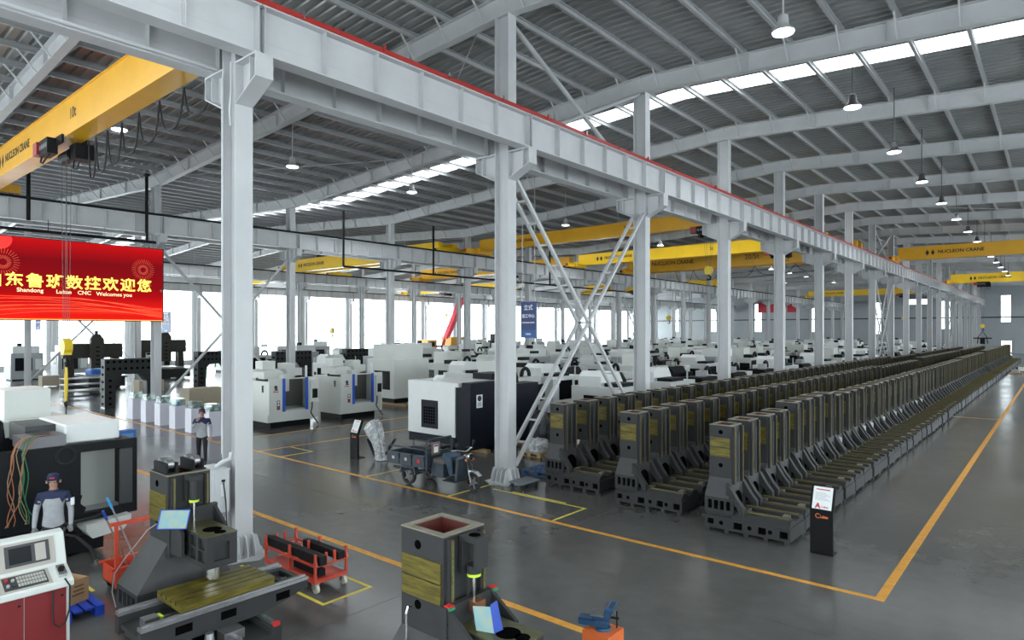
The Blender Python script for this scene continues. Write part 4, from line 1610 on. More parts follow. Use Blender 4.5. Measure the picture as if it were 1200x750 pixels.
# ================================================================== red screen
def led_mat():
    m = bpy.data.materials.new('led_picture')
    m.use_nodes = True
    N, L = nod(m)
    b = N['Principled BSDF']
    tc = N.new('ShaderNodeTexCoord')
    sp = N.new('ShaderNodeSeparateXYZ')
    L.new(tc.outputs['Generated'], sp.inputs[0])
    nz = N.new('ShaderNodeTexNoise')
    nz.inputs['Scale'].default_value = 1.6
    nz.inputs['Detail'].default_value = 3
    mp = N.new('ShaderNodeMapping')
    mp.inputs['Scale'].default_value = (1, 1.0, 3.5)
    mp.inputs['Rotation'].default_value = (0.25, 0, 0)
    L.new(tc.outputs['Generated'], mp.inputs[0])
    L.new(mp.outputs[0], nz.inputs['Vector'])
    wv = N.new('ShaderNodeTexWave')
    wv.wave_type = 'RINGS'
    wv.rings_direction = 'X'
    wv.inputs['Scale'].default_value = 0.9
    wv.inputs['Distortion'].default_value = 5.0
    wv.inputs['Detail'].default_value = 1.5
    mp2 = N.new('ShaderNodeMapping')
    mp2.inputs['Location'].default_value = (0, -0.55, 0.9)
    mp2.inputs['Scale'].default_value = (0, 0.9, 2.8)
    L.new(tc.outputs['Generated'], mp2.inputs[0])
    L.new(mp2.outputs[0], wv.inputs['Vector'])
    # lower band carries the swirling lines, the middle is darker
    r1 = N.new('ShaderNodeValToRGB')
    e = r1.color_ramp.elements
    e[0].position = 0.0; e[0].color = (0.85, 0.012, 0.008, 1)
    e[1].position = 1.0; e[1].color = (0.55, 0.006, 0.008, 1)
    for p, c in ((0.18, (0.75, 0.01, 0.008, 1)), (0.33, (0.42, 0.004, 0.006, 1)), (0.45, (0.27, 0.004, 0.007, 1)), (0.75, (0.20, 0.004, 0.008, 1))):
        q = e.new(p); q.color = c
    L.new(sp.outputs['Z'], r1.inputs['Fac'])
    r2 = N.new('ShaderNodeValToRGB')
    r2.color_ramp.elements[0].position = 0.56; r2.color_ramp.elements[0].color = (0, 0, 0, 1)
    r2.color_ramp.elements[1].position = 0.85; r2.color_ramp.elements[1].color = (0.4, 0.008, 0.006, 1)
    L.new(nz.outputs['Fac'], r2.inputs['Fac'])
    ad = N.new('ShaderNodeMix'); ad.data_type = 'RGBA'; ad.blend_type = 'ADD'; ad.inputs[0].default_value = 0.8
    L.new(r1.outputs[0], ad.inputs[6]); L.new(r2.outputs[0], ad.inputs[7])
    r3 = N.new('ShaderNodeValToRGB')
    r3.color_ramp.elements[0].position = 0.0; r3.color_ramp.elements[0].color = (1, 1, 1, 1)
    r3.color_ramp.elements[1].position = 0.32; r3.color_ramp.elements[1].color = (0, 0, 0, 1)
    L.new(sp.outputs['Z'], r3.inputs['Fac'])
    mu = N.new('ShaderNodeMath'); mu.operation = 'MULTIPLY'
    L.new(r3.outputs[0], mu.inputs[0]); L.new(wv.outputs['Fac'], mu.inputs[1])
    mu2 = N.new('ShaderNodeMath'); mu2.operation = 'POWER'; mu2.inputs[1].default_value = 2.5
    L.new(mu.outputs[0], mu2.inputs[0])
    ad2 = N.new('ShaderNodeMix'); ad2.data_type = 'RGBA'; ad2.blend_type = 'MIX'
    L.new(mu2.outputs[0], ad2.inputs[0]); L.new(ad.outputs[2], ad2.inputs[6]); ad2.inputs[7].default_value = (1.0, 0.09, 0.03, 1)
    b.inputs['Base Color'].default_value = (0.02, 0.0, 0.0, 1)
    b.inputs['Roughness'].default_value = 0.8
    b.inputs['Specular IOR Level'].default_value = 0.05
    L.new(ad2.outputs[2], b.inputs['Emission Color'])
    b.inputs['Emission Strength'].default_value = 1.0
    return m


LEDW, LEDH = 7.8, 3.66
ls = thing('video_screen', 'large red video wall with yellow welcome lettering', 'screen', (-34.55, 13.5 - LEDW, 4.67))
g = MB()
g.box(0, 0.012, 0.03, LEDW - 0.03, 0.03, LEDH - 0.03)
g.build('display', led_mat(), ls)
g = MB()
g.box(-0.18, 0.0, 0, LEDW, 0, LEDH)
g.box(0, 0.03, 0, LEDW, 0, 0.035)
g.box(0, 0.03, 0, LEDW, LEDH - 0.035, LEDH)
g.box(0, 0.03, 0, 0.035, 0, LEDH)
g.box(0, 0.03, LEDW - 0.035, LEDW, 0, LEDH)
g.build('frame', BLACK, ls)
LEDY = emis('led_yellow', (1.0, 0.78, 0.12), 1.05)
LEDP = emis('led_pale', (1.0, 0.80, 0.45), 0.8)
LEDO = emis('led_orange', (0.75, 0.10, 0.05), 0.6)
for k, ch in enumerate('山东鲁班数控欢迎您'):
    text(ch, 0.66, LEDY, ls, (0.02, 0.95 + k * 0.745, 1.72), FACE_PX, bold=0.013, extrude=0.003, sx=1.04)
for wd, yc in (('Shandong', 2.26), ('Luban', 3.52), ('CNC', 4.33), ('Welcomes you', 5.58)):
    text(wd, 0.25, LEDP, ls, (0.02, yc, 1.36 - 0.015 * yc), FACE_PX, bold=0.003, extrude=0.003, sx=1.0)
for cy, cz, rr in ((6.85, 2.55, 0.52), (1.3, 2.5, 0.6)):
    for k in range(30):
        a = 2 * PI * k / 30
        for r0, r1 in ((0.25, 0.5), (0.62, 1.0)):
            g = MB()
            g.obox((0.016, cy + rr * r0 * math.cos(a), cz + rr * r0 * math.sin(a)), (0.016, cy + rr * r1 * math.cos(a), cz + rr * r1 * math.sin(a)), 0.012, 0.012, (1, 0, 0))
            g.build('firework_ray', LEDO, ls)
g = MB()
g.cyl((0.013, 1.2, 3.48), (0.016, 1.2, 3.48), 0.42, n=24)
for i in range(len(g.v)):
    g.v[i] = (g.v[i][0], g.v[i][1], min(g.v[i][2], LEDH - 0.04))
g.build('lantern_print', emis('led_red', (0.85, 0.015, 0.01), 1.0), ls)
LEDS = emis('led_swirl', (1.0, 0.10, 0.03), 0.9)
for k in range(9):
    g = MB()
    pts = []
    for i in range(25):
        y = 0.06 + (LEDW - 0.12) * i / 24
        q_ = (y - 4.6 + 0.25 * k) / 4.2
        z = 0.12 + 0.09 * k + 0.35 * max(0, 1 - q_ * q_) - 0.12 * (k % 3) * q_
        pts.append((y, max(0.05, min(z, 1.05))))
    for (ya, za), (yb, zb) in zip(pts, pts[1:]):
        g.obox((0.0135, ya, za), (0.0135, yb, zb), 0.012 + 0.006 * (k % 2), 0.003, (1, 0, 0))
    g.build('swirl_print', LEDS, ls)
g = MB()
g.box(0.012, 0.016, 0.05, LEDW - 0.05, 0.04, 0.075)
g.build('gold_line', emis('led_gold', (1.0, 0.35, 0.05), 1.0), ls)
g = MB()
g.cyl((0.03, LEDW - 0.12, 1.55), (0.05, LEDW - 0.12, 1.55), 0.06, n=14)
g.build('sensor', PANELG, ls)
for y in (0.8, 3.0, 5.2, 7.2):
    g = MB()
    g.cyl((-0.09, y, LEDH), (-0.09, y, GZ0 - 4.67), 0.012, n=6)
    g.build('hanger', STEEL, ls)

# black pipes along the screen row
pp = thing('air_pipe', 'black air pipe with hangers above the red screen', 'pipe', (-34.45, 0, 8.62))
g = MB()
g.cyl((0, -3, 0), (0, 13.1, 0), 0.07, n=10)
g.build('tube', BLACK, pp)
for y in (6.2, 8.6, 12.7):
    g = MB()
    g.cyl((0, y, 0), (0, y, 0.55), 0.06 if y != 8.6 else 0.015, n=8)
    g.build('hanger', BLACK, pp)
pp = thing('air_pipe', 'black air pipe with tall risers below the screen-row beam', 'pipe', (-34.6, 0, 8.3))
g = MB()
g.cyl((0, 24.3, 0), (0, 62, 0), 0.07, n=10)
g.build('tube', BLACK, pp)
for y in (24.3, 32.0, 46):
    g = MB()
    g.cyl((0, y, 0), (0, y, 3.5), 0.07, n=8)
    g.build('riser', BLACK, pp)
pp = thing('air_pipe', 'black upright pipe rising above the beam left of the near pillar', 'pipe', (-34.77, 12.8, 0))
g = MB()
g.cyl((0, 0, 9.1), (0, 0, 11.95), 0.08, n=8)
g.build('tube', BLACK, pp)
g = MB()
g.box(-0.16, 0.16, -0.1, 0.1, 11.93, 12.03)
g.build('flange', BLACK, pp)
pp = thing('air_pipe', 'black upright pipe rising beside the near crane end', 'pipe', (-34.77, 7.95, 0))
g = MB()
g.cyl((0, 0, 9.1), (0, 0, 11.5), 0.08, n=8)
g.build('tube', BLACK, pp)
g = MB()
g.box(-0.16, 0.16, -0.1, 0.1, 11.48, 11.56)
g.build('flange', BLACK, pp)

# ================================================================== blue hanging signs
SIGNB = mat('sign_blue', (0.012, 0.04, 0.17), 0.45)
SIGNL = mat('sign_blue_band', (0.015, 0.10, 0.32), 0.45)
SIGNT = mat('sign_white', (0.7, 0.74, 0.8), 0.5)


def sign(label, x, y, z0, z1, w, lines, hang):
    t = thing('department_sign', label, 'sign', (x, y, 0))
    h = z1 - z0
    g = MB()
    g.box(-w / 2, w / 2, -0.02, 0.02, z0, z1)
    g.build('board', SIGNB, t)
    g = MB()
    g.box(-w / 2, w / 2, -0.023, -0.02, z0, z0 + h * 0.22)
    g.build('band', SIGNL, t)
    for i, (tx, sz, k) in enumerate(lines):
        text(tx, sz, SIGNT, t, (0, -0.026, z0 + h * k), FACE_NY, extrude=0.001, bold=0.006)
    for q in (-w / 2 + 0.08, w / 2 - 0.08):
        g = MB()
        g.cyl((q, 0, z1), (q, 0, hang), 0.015, n=6)
        g.build('hanger', STEEL, t)
    return t


SL = lambda w: [('立式', w * 0.30, 0.83), ('加工中心', w * 0.21, 0.60), ('MACHINING CENTER', w * 0.085, 0.42), ('Luban', w * 0.15, 0.11)]
sign('dark blue hanging sign with white characters beside the ladder-braced pillar', -17.95, 22.3, 3.9, 5.5, 0.86, SL(0.86), zr(-17.95) + 0.21)
sign('small dark blue hanging sign at the lower corner of the red screen', -44.6, 17.6, 4.1, 5.45, 1.35, SL(1.35), zr(-44.6) + 0.21)
sign('bright blue hanging sign under the red screen', -58.6, 14.0, 4.3, 5.6, 1.2, SL(1.2), zr(-58.6) + 0.21)
BANR = mat('banner_red', (0.42, 0.01, 0.02), 0.6)
for k, (x0, x1) in enumerate(((-54.2, -50.2), (-47.6, -45.2))):
    g = MB()
    g.box(x0, x1, Y1 - 0.06, Y1 - 0.02, 8.5, 10.9)
    tag(g.build('wall_banner', BANR), ['wide red banner on the far gable wall', 'narrow red banner on the far gable wall beside the wide one'][k], 'banner')
g = MB()
g.box(XJ + 1, XR - 1, Y1 - 0.2, Y1 - 0.04, 6.7, 6.95)
tag(g.build('wall_trim', DKG), 'dark cable tray running along the far gable wall', 'cable tray', kind='structure')

# ================================================================== machine tools
MW = mat('machine_white', (0.68, 0.70, 0.69), 0.38, 0, 0.03, 1.5)
MWC = mat('machine_cream', (0.58, 0.60, 0.565), 0.4, 0, 0.03, 1.5)
MG = mat('machine_grey', (0.36, 0.38, 0.385), 0.4, 0, 0.04, 1.5)
MK = mat('machine_black', (0.009, 0.010, 0.012), 0.5, 0, 0.15, 3, spec=0.15)
MNAVY = mat('machine_navy', (0.008, 0.010, 0.017), 0.42, 0, 0.15, 2, spec=0.15)
INSIDE = mat('machine_inside', (0.10, 0.10, 0.09), 0.5)
WINK = mat('machine_window', (0.008, 0.009, 0.010), 0.15, spec=0.25)
TRIMB = mat('door_blue', (0.01, 0.08, 0.48), 0.35)
WOOD = mat('pallet_wood', (0.36, 0.24, 0.12), 0.75, 0, 0.15, 6, stretch=(6, 1, 6))


def cable_chain(t, x, y, z, r=0.32):
    """black drag-chain loop standing on the machine top"""
    g = MB()
    pts = [(x, y + r * math.cos(a), z + 0.05 + r * 1.15 * math.sin(a)) for a in [PI * k / 9 for k in range(10)]]
    pts = [(x, y + r, z)] + pts + [(x, y - r, z)]
    g.tube(pts, 0.09, 6)
    return g.build('cable_chain', MK, t)


def blue_vmc(label, x, y):
    t = thing('machining_center', label, 'machine', (x, y, 0))
    w, h, d = 2.4, 2.15, 2.3
    g = MB()
    g.box(-d + 0.2, -0.35, 0.25, w - 0.2, 0.0, 0.28)
    g.build('plinth', MK, t)
    g = MB()
    g.holed(0, w, 0.28, h, [(0.66, 1.82, 0.72, 2.1)], 'x', -0.08, 0)
    g.box(-d, -0.08, 0, 0.06, 0.28, h - 0.12)
    g.box(-d, -0.08, w - 0.06, w, 0.28, h - 0.12)
    g.box(-d, -d + 0.06, 0.06, w - 0.06, 0.28, h - 0.12)
    g.box(-d, -0.08, 0.06, w - 0.06, 0.28, 0.34)
    g.box(-d, -1.3, 0.06, w - 0.06, h - 0.18, h - 0.12)
    g.prism([(-0.06, 0.28), (0.0, 0.28), (0.0, 0.5), (-0.06, 0.62)], 'x', -d, 0)
    g.build('enclosure', MWC, t)
    g = MB()
    g.box(-1.25, -1.2, 0.06, w - 0.06, 0.34, h)
    g.build('inner_panel', INSIDE, t)
    g = MB()
    g.box(-1.2, -0.1, 0.5, 2.0, 0.72, 0.78)
    g.build('work_table', MG, t)
    for y0 in (0.62, 1.74):
        g = MB()
        g.box(-0.02, 0.025, y0, y0 + 0.13, 0.7, 2.14)
        g.build('door_edge', TRIMB, t)
    g = MB()
    g.box(-0.85, -0.3, 0.82, 1.12, 1.55, 2.3)
    g.cyl((-0.55, 0.97, 1.35), (-0.55, 0.97, 1.55), 0.09, n=12)
    g.build('spindle_head', MWC, t)
    g = MB()
    g.prism([(0.15, h - 0.05), (1.05, h - 0.05), (1.05, h + 0.22), (0.92, h + 0.34), (0.25, h + 0.34), (0.15, h + 0.25)], 'x', -1.9, -0.7)
    g.build('hood', MWC, t)
    g = MB()
    g.prism([(1.05, h - 0.05), (1.3, h - 0.05), (1.3, h + 0.26), (1.22, h + 0.34), (1.05, h + 0.34)], 'x', -1.8, -0.8)
    g.build('hood_bellows', MG, t)
    g = MB()
    g.box(-2.0, -1.35, 0.45, 1.05, h + 0.3, h + 0.7)
    g.build('motor_cover', MWC, t)
    g = MB()
    g.box(-1.6, -0.9, 1.3, 1.75, h - 0.1, h + 0.6)
    g.build('column_cover', MWC, t)
    g = MB()
    g.box(-1.7, -1.2, 1.75, 2.3, h - 0.1, h + 0.35)
    g.build('tool_magazine', MWC, t)
    g = MB()
    g.cyl((-0.2, 1.9, h), (-0.2, 1.9, h + 0.5), 0.05, n=10)
    g.build('warning_light', MW, t)
    g = MB()
    g.box(0.0, 0.14, 1.95, 2.3, 1.02, 2.02)
    cp = g.build('control_panel', MWC, t)
    g = MB()
    g.box(0.14, 0.15, 2.0, 2.26, 1.2, 1.62)
    g.build('screen', SCRN, cp)
    g = MB()
    g.box(0.14, 0.22, 1.98, 2.28, 1.02, 1.08)
    g.build('shelf', MWC, cp)
    g = MB()
    g.tube([(0.05, 2.05, 1.0), (0.12, 2.0, 0.8), (0.1, 1.95, 0.55), (0.14, 2.1, 0.3), (0.3, 2.2, 0.05)], 0.03, 6)
    g.build('cable', RUBBER, t)
    g = MB()
    g.box(0, 0.006, 0.36, 0.5, 0.8, 1.2)
    pl = g.build('data_plate', DKG, t)
    for k in range(3):
        q = MB()
        q.box(0.006, 0.009, 0.39, 0.47, 0.85 + k * 0.12, 0.93 + k * 0.12)
        q.build('sticker', PAPER if k else REDS, pl)
    # emblem: a dark round figure over a red strip
    g = MB()
    g.cyl((0, 0.31, 1.78), (0.005, 0.31, 1.78), 0.08, n=14)
    g.prism([(0.2, 1.64), (0.42, 1.64), (0.36, 1.76), (0.28, 1.7)], 'x', 0, 0.005)
    g.build('emblem', DKG, t)
    g = MB()
    g.box(0, 0.005, 0.18, 0.44, 1.56, 1.6)
    g.build('emblem_strip', REDS, t)
    g = MB()
    g.box(-0.6, -0.45, -0.01, 0, 1.55, 1.85)
    g.build('side_window', WINK, t)
    return t


blue_vmc('white machining centre with blue door edges, partly behind the near pillar', -25.7, 14.3)
blue_vmc('white machining centre with blue door edges, second from the near pillar', -25.8, 18.0)

# pale tall machine with slanted light in its dark side window
t = thing('machining_center', 'tall pale grey machine with dark side window, behind the blue-edged machines', 'machine', (-28.3, 23.2, 0))
g = MB()
g.box(-2.4, 0, 0, 2.6, 0.42, 2.6)
g.build('enclosure', MWC, t)
g = MB()
g.box(-1.9, -0.3, 0.05, 2.4, 2.6, 3.45)
g.build('upper_cover', MWC, t)
g = MB()
g.box(-1.7, -0.35, -0.02, 0, 0.9, 1.9)
wv_ = g.build('side_window', WINK, t)
g = MB()
g.box(-1.75, -0.3, -0.03, -0.02, 1.9, 1.95)
g.build('window_frame', MK, wv_)
g = MB()
g.box(-2.2, -0.2, 0.2, 2.4, 0.15, 0.42)
g.build('plinth', MK, t)
for k in range(3):
    g = MB()
    g.box(-2.3, 0.6, 0.3 + k * 0.8, 0.42 + k * 0.8, 0, 0.14)
    g.build('timber_skid', WOOD, t)

# big white and black machine by the tricycle
t = thing('turning_center', 'large white and black machine with a barred vent, behind the cargo tricycle', 'machine', (-18.45, 15.8, 0))
g = MB()
g.box(0, 2.45, 0, 1.9, 0.5, 2.4)
g.box(2.45, 2.62, 0.0, 1.9, 2.25, 2.4)
g.build('white_housing', MW, t)
g = MB()
g.box(0.02, 2.45, 0.02, 1.9, 0.18, 0.5)
g.build('plinth', MNAVY, t)
g = MB()
g.box(0.75, 1.6, -0.03, 0.0, 0.72, 1.72)
vf = g.build('vent_frame', MNAVY, t)
for i in range(5):
    for j in range(6):
        q = MB()
        q.box(0.88 + i * 0.125, 0.97 + i * 0.125, -0.035, -0.03, 0.88 + j * 0.105, 0.96 + j * 0.105)
        q.build('vent_opening', DARK, vf)
g = MB()
g.box(2.45, 3.15, 0.05, 3.8, 0.12, 2.25)
g.build('black_housing', MNAVY, t)
g = MB()
g.box(2.75, 3.18, 0.04, 1.5, 2.25, 2.42)
g.build('top_cover', MNAVY, t)
g = MB()
g.box(3.15, 3.17, 1.9, 3.75, 0.5, 2.2)
dd = g.build('door', MNAVY, t)
g = MB()
g.box(3.17, 3.2, 2.0, 2.06, 1.2, 1.5)
g.build('handle', STEEL, dd)
g = MB()
g.box(3.15, 3.156, 0.35, 0.65, 1.55, 2.0)
np_ = g.build('notice', PAPER, t)
q = MB()
q.cyl((3.156, 0.5, 1.87), (3.159, 0.5, 1.87), 0.1, n=16)
q.build('notice_emblem', LETK, np_)
for k in range(5):
    q = MB()
    q.box(3.156, 3.158, 0.4, 0.6, 1.6 + k * 0.03, 1.612 + k * 0.03)
    q.build('notice_line', LETK, np_)
g = MB()
g.box(0.1, 2.4, 1.9, 3.8, 0.18, 2.2)
g.build('rear_housing', MW, t)
g = MB()
g.tube([(1.0, 0.4, 2.4), (1.1, 0.45, 2.52), (1.35, 0.5, 2.56), (1.45, 0.5, 2.66)], [0.1, 0.09, 0.05, 0.02], 8)
g.build('cloth', PAPER, t)
cable_chain(t, 2.7, 2.6, 2.25, 0.42)
g = MB()
g.box(1.2, 2.2, 2.2, 3.2, 2.2, 2.6)
g.build('turret_box', MNAVY, t)
g = MB()
for k in range(2):
    g.box(2.5, 3.5, 0.5 + k * 2.2, 0.7 + k * 2.2, 0, 0.12)
g.build('timber_skid', WOOD, t)


# ---- the machines filling the two naves: a few kinds, set out in rows
def kind_a():
    t = thing('machining_center', 'x', 'machine')
    g = MB(); g.box(-2.2, 0, 0, 2.5, 0.2, 1.95); g.build('enclosure', MW, t)
    g = MB(); g.box(-2.1, -0.1, 0.1, 2.4, 0, 0.2); g.build('plinth', MK, t)
    g = MB(); g.box(0, 0.02, 0.5, 1.6, 0.8, 1.75); g.build('door_window', WINK, t)
    g = MB(); g.box(-1.6, -0.5, -0.015, 0, 1.0, 1.6); g.build('side_window', WINK, t)
    g = MB(); g.prism([(0.2, 1.95), (2.0, 1.95), (1.6, 2.5), (0.5, 2.55), (0.2, 2.35)], 'x', -2.0, -0.9); g.build('hood', MW, t)
    g = MB(); g.box(0, 0.2, 1.85, 2.3, 0.9, 1.7); cp = g.build('control_panel', MK, t)
    g = MB(); g.box(0.2, 0.21, 1.92, 2.22, 1.3, 1.62); g.build('screen', SCRN, cp)
    cable_chain(t, -1.3, 2.0, 1.95)
    g = MB(); g.box(-2.0, -1.75, -0.012, 0, 0.5, 1.3); g.build('side_vent', MK, t)
    g = MB(); g.cyl((-0.3, 2.3, 1.95), (-0.3, 2.3, 2.4), 0.04, n=8); g.build('signal_lamp', MG, t)
    g = MB(); g.box(-0.8, -0.1, 0.3, 1.5, 1.95, 2.1); g.build('top_tray', MK, t)
    return t


def kind_b():
    t = thing('machining_center', 'x', 'machine')
    g = MB(); g.box(-2.4, -0.05, 0, 2.8, 0.2, 2.1); g.build('enclosure', MWC, t)
    g = MB(); g.box(-2.3, -0.1, 0.1, 2.7, 0, 0.2); g.build('plinth', MK, t)
    g = MB(); g.box(-0.05, 0.0, 0.2, 2.0, 0.5, 1.9); g.build('sliding_door', MK, t)
    g = MB(); g.box(-0.9, -0.1, -0.02, 0, 0.7, 1.7); g.build('side_door', MK, t)
    g = MB(); g.box(-2.0, -0.8, 0.6, 1.9, 2.1, 2.85); g.build('upper_cover', MWC, t)
    g = MB(); g.box(-0.7, -0.1, 0.3, 0.9, 2.1, 2.35); g.build('motor_box', MK, t)
    cable_chain(t, -0.5, 2.2, 2.1, 0.28)
    g = MB(); g.box(-0.8, -0.5, 2.0, 2.5, 2.85, 3.0); g.build('motor', MK, t)
    g = MB(); g.box(-1.8, -1.3, -0.012, 0, 0.9, 1.7); g.build('cabinet_window', WINK, t)
    g = MB(); g.box(0, 0.22, 2.2, 2.65, 1.0, 1.75); g.build('control_panel', MK, t)
    return t


def kind_c():
    t = thing('lathe', 'x', 'machine')
    g = MB(); g.box(-1.6, 0, 0, 3.2, 0.15, 1.5); g.build('body', MNAVY, t)
    g = MB(); g.prism([(-1.6, 1.5), (0.0, 1.5), (-0.3, 1.9), (-1.3, 1.9)], 'y', 0.3, 2.2); g.build('slant_cover', MK, t)
    g = MB(); g.box(-1.4, -0.2, 2.3, 3.1, 1.5, 1.9); g.build('end_cover', MW, t)
    g = MB(); g.box(0.0, 0.02, 0.4, 2.0, 0.7, 1.4); g.build('door_window', WINK, t)
    g = MB(); g.box(-1.5, -0.1, 0.1, 3.1, 0, 0.15); g.build('plinth', DKG, t)
    g = MB(); g.box(-0.9, -0.5, 1.0, 1.5, 1.9, 2.2); g.build('turret', STEEL, t)
    cable_chain(t, -1.0, 2.7, 1.9, 0.3)
    return t


def kind_d():
    t = thing('machining_center', 'x', 'machine')
    g = MB(); g.box(-2.2, 0, 0, 2.3, 0.1, 2.3); g.build('enclosure', MG, t)
    g = MB(); g.box(0, 0.03, 0.3, 1.5, 0.8, 1.9); g.build('door_window', WINK, t)
    g = MB(); g.box(-1.4, -0.5, -0.02, 0, 1.2, 1.9); g.build('side_window', WINK, t)
    g = MB(); g.box(-1.8, -0.3, 0.2, 2.1, 2.3, 2.9); g.build('upper_cover', MW, t)
    g = MB(); g.box(0.0, 0.25, 1.7, 2.15, 0.9, 1.8); g.build('control_panel', MW, t)
    g = MB(); g.box(-1.0, -0.6, 0.6, 0.9, 2.9, 3.15); g.build('motor', MK, t)
    g = MB(); g.box(-2.1, -0.1, 0.1, 2.2, 0, 0.1); g.build('plinth', MK, t)
    return t


KINDS_ = [(f(), d) for f, d in ((kind_a, 'white hooded machining centre'), (kind_b, 'pale machine with black sliding door'),
                                (kind_c, 'black lathe with a white end cover'), (kind_d, 'grey machine with white upper cover'))]
TREES = [plan(k[0]) for k in KINDS_]
usedk = [False] * 4


def put(ki, x, y, label):
    if not usedk[ki]:
        usedk[ki] = True
        o = KINDS_[ki][0]
        o.location = (x, y, 0)
        o['label'] = label
        return o
    return clone(KINDS_[ki][0], TREES[ki], (x, y, 0), 0, label)


rr = random.Random(11)
for ri, (x, y0, y1, pit, rn, seq) in enumerate((
        (-13.2, 22.0, 118, 3.75, 'row by the casting pillars', [0, 0, 2, 2, 2, 0, 2, 0, 1, 2]), (-18.6, 21.0, 118, 3.9, 'second machine row', [1, 0, 2, 1, 2, 0, 3, 1]),
        (-23.4, 24.5, 118, 3.9, 'third machine row', [0, 1, 2, 0, 3, 2, 1]), (-29.2, 28.5, 118, 4.1, 'fourth machine row', [1, 0, 3, 0, 1, 0]),
        (-38.6, 26.0, 112, 4.2, 'row past the screen pillars', [0, 3, 1, 0]), (-45.5, 37.5, 110, 4.6, 'middle row behind the screen', [3, 0, 1]),
        (-52.5, 27.0, 110, 4.8, 'outer row behind the screen', [1, 3, 0]))):
    y = y0
    k = 0
    while y < y1:
        ki = seq[k % len(seq)]
        put(ki, x + rr.uniform(-0.25, 0.25), y, f'{KINDS_[ki][1]}, {ORD(k + 1)} in the {rn}')
        y += pit + rr.uniform(0, 0.5) + (0.3 if ki == 2 else 0)
        k += 1
put(3, -67.5, 14.2, 'grey machine far behind the hook, beside a white pillar')
put(3, -67.5, 17.6, 'grey machine far behind the hook, farther from the left edge')
put(1, -66.0, 8.0, 'pale machine at the far left edge of the view')
put(0, -66, 24, 'white machine against the windows beyond the bare gantries')
put(0, -60.5 - 4, 31, 'white machine against the windows, second beyond the bare gantries')
for k in range(8):
    put((0, 3, 1)[k % 3], -66 - (k % 2) * 5, 38 + k * 7.5, f'{KINDS_[(0, 3, 1)[k % 3]][1]}, {ORD(k + 1)} from this end beside the window wall')

# ================================================================== gantry frames
GDK = mat('gantry_casting', (0.024, 0.025, 0.026), 0.5, 0, 0.12, 3, spec=0.2)
GDR = mat('gantry_bronze_casting', (0.035, 0.032, 0.026), 0.5, 0, 0.12, 3, spec=0.2)


def portal(label, x, y, w, h, dx, m=GDK, rows=2):
    """bare portal frame with rows of round core holes"""
    t = thing('portal_gantry', label, 'gantry', (x, y, 0))
    lw = w * 0.2
    g = MB()
    g.box(-dx, 0, 0, lw, 0, h)
    g.box(-dx, 0, w - lw, w, 0, h)
    g.box(-dx, 0, lw, w - lw, h * 0.68, h)
    g.prism([(lw, h * 0.52), (lw, h * 0.68), (lw + w * 0.12, h * 0.68)], 'x', -dx, 0)
    g.prism([(w - lw, h * 0.52), (w - lw, h * 0.68), (w - lw - w * 0.12, h * 0.68)], 'x', -dx, 0)
    g.build('portal', m, t)
    n = 9
    for k in range(n):
        for j in range(rows):
            d = MB()
            disc(d, (0, w * (0.06 + 0.88 * k / (n - 1)), h * (0.94 - 0.14 * j)), h * 0.028, 'x', 10)
            d.build('core_hole', DARK, t)
    for s_ in (0, 1):
        for j in range(5):
            d = MB()
            disc(d, (0, lw * 0.5 if s_ == 0 else w - lw * 0.5, h * (0.08 + 0.12 * j)), h * 0.028, 'x', 10)
            d.build('core_hole', DARK, t)
    for j in range(6):
        d = MB()
        d.box(-dx * 0.7, -dx * 0.3, -0.012, 0, h * (0.06 + 0.15 * j), h * (0.11 + 0.15 * j))
        d.build('side_slot', DARK, t)
    d = MB()
    d.box(-dx - 0.01, 0.01, -0.012, 0, h * 0.0, h * 0.02)
    d.build('foot_plate', STEEL, t)
    return t


portal('dark portal frame with round holes behind the white display plinths', -39.4, 12.4, 2.65, 2.67, 0.6)
portal('dark portal frame with round holes, partly hidden by the near pillar', -46.3, 20.4, 2.6, 2.75, 0.7)
portal('dark drilled portal frame behind the first blue-edged machine', -44, 25.0, 3.0, 2.7, 0.6)
portal('dark drilled portal frame behind the second blue-edged machine', -44, 31.2, 3.4, 2.75, 0.6)
portal('dark drilled portal frame far behind, under the red boom', -58, 64.0, 3.2, 3.0, 0.6)


def gantry_mill(label, x, y, w, h):
    t = thing('gantry_mill', label, 'gantry', (x, y, 0))
    for q in (0.25, w - 0.65):
        g = MB()
        g.prism([(q, 0), (q + 0.55, 0), (q + 0.45, h * 0.75), (q, h * 0.75)], 'x', -0.7, 0)
        g.build('upright', GDR, t)
    g = MB()
    g.box(-0.6, 0.1, 0, w, h * 0.66, h)
    for z in (0.7, 0.84):
        g.box(0.1, 0.16, 0, w, h * z, h * (z + 0.08))
    g.build('cross_beam', GDR, t)
    g = MB()
    g.box(0.16, 0.6, w * 0.42, w * 0.64, h * 0.42, h * 1.1)
    g.prism([(w * 0.42, h * 1.1), (w * 0.64, h * 1.1), (w * 0.58, h * 1.22), (w * 0.48, h * 1.22)], 'x', 0.16, 0.5)
    ram = g.build('ram', GDR, t)
    for k in range(5):
        d = MB()
        d.box(0.6, 0.61, w * 0.5, w * 0.56, h * (0.5 + 0.1 * k), h * (0.53 + 0.1 * k))
        d.build('ram_slot', DARK, ram)
    g = MB()
    g.cyl((0.3, w * 0.53, h * 1.22), (0.3, w * 0.53, h * 1.3), 0.12, n=10)
    g.build('motor', GDR, t)
    g = MB()
    g.box(-1.4, 3.0, w * 0.2, w * 0.8, 0.1, 0.75)
    g.box(-1.4, 3.0, w * 0.16, w * 0.84, 0.75, 0.85)
    g.build('bed', GDK, t)
    g = MB()
    g.box(-1.0, 2.2, w * 0.24, w * 0.76, 0.85, 0.98)
    g.build('table', STEEL, t)
    return t


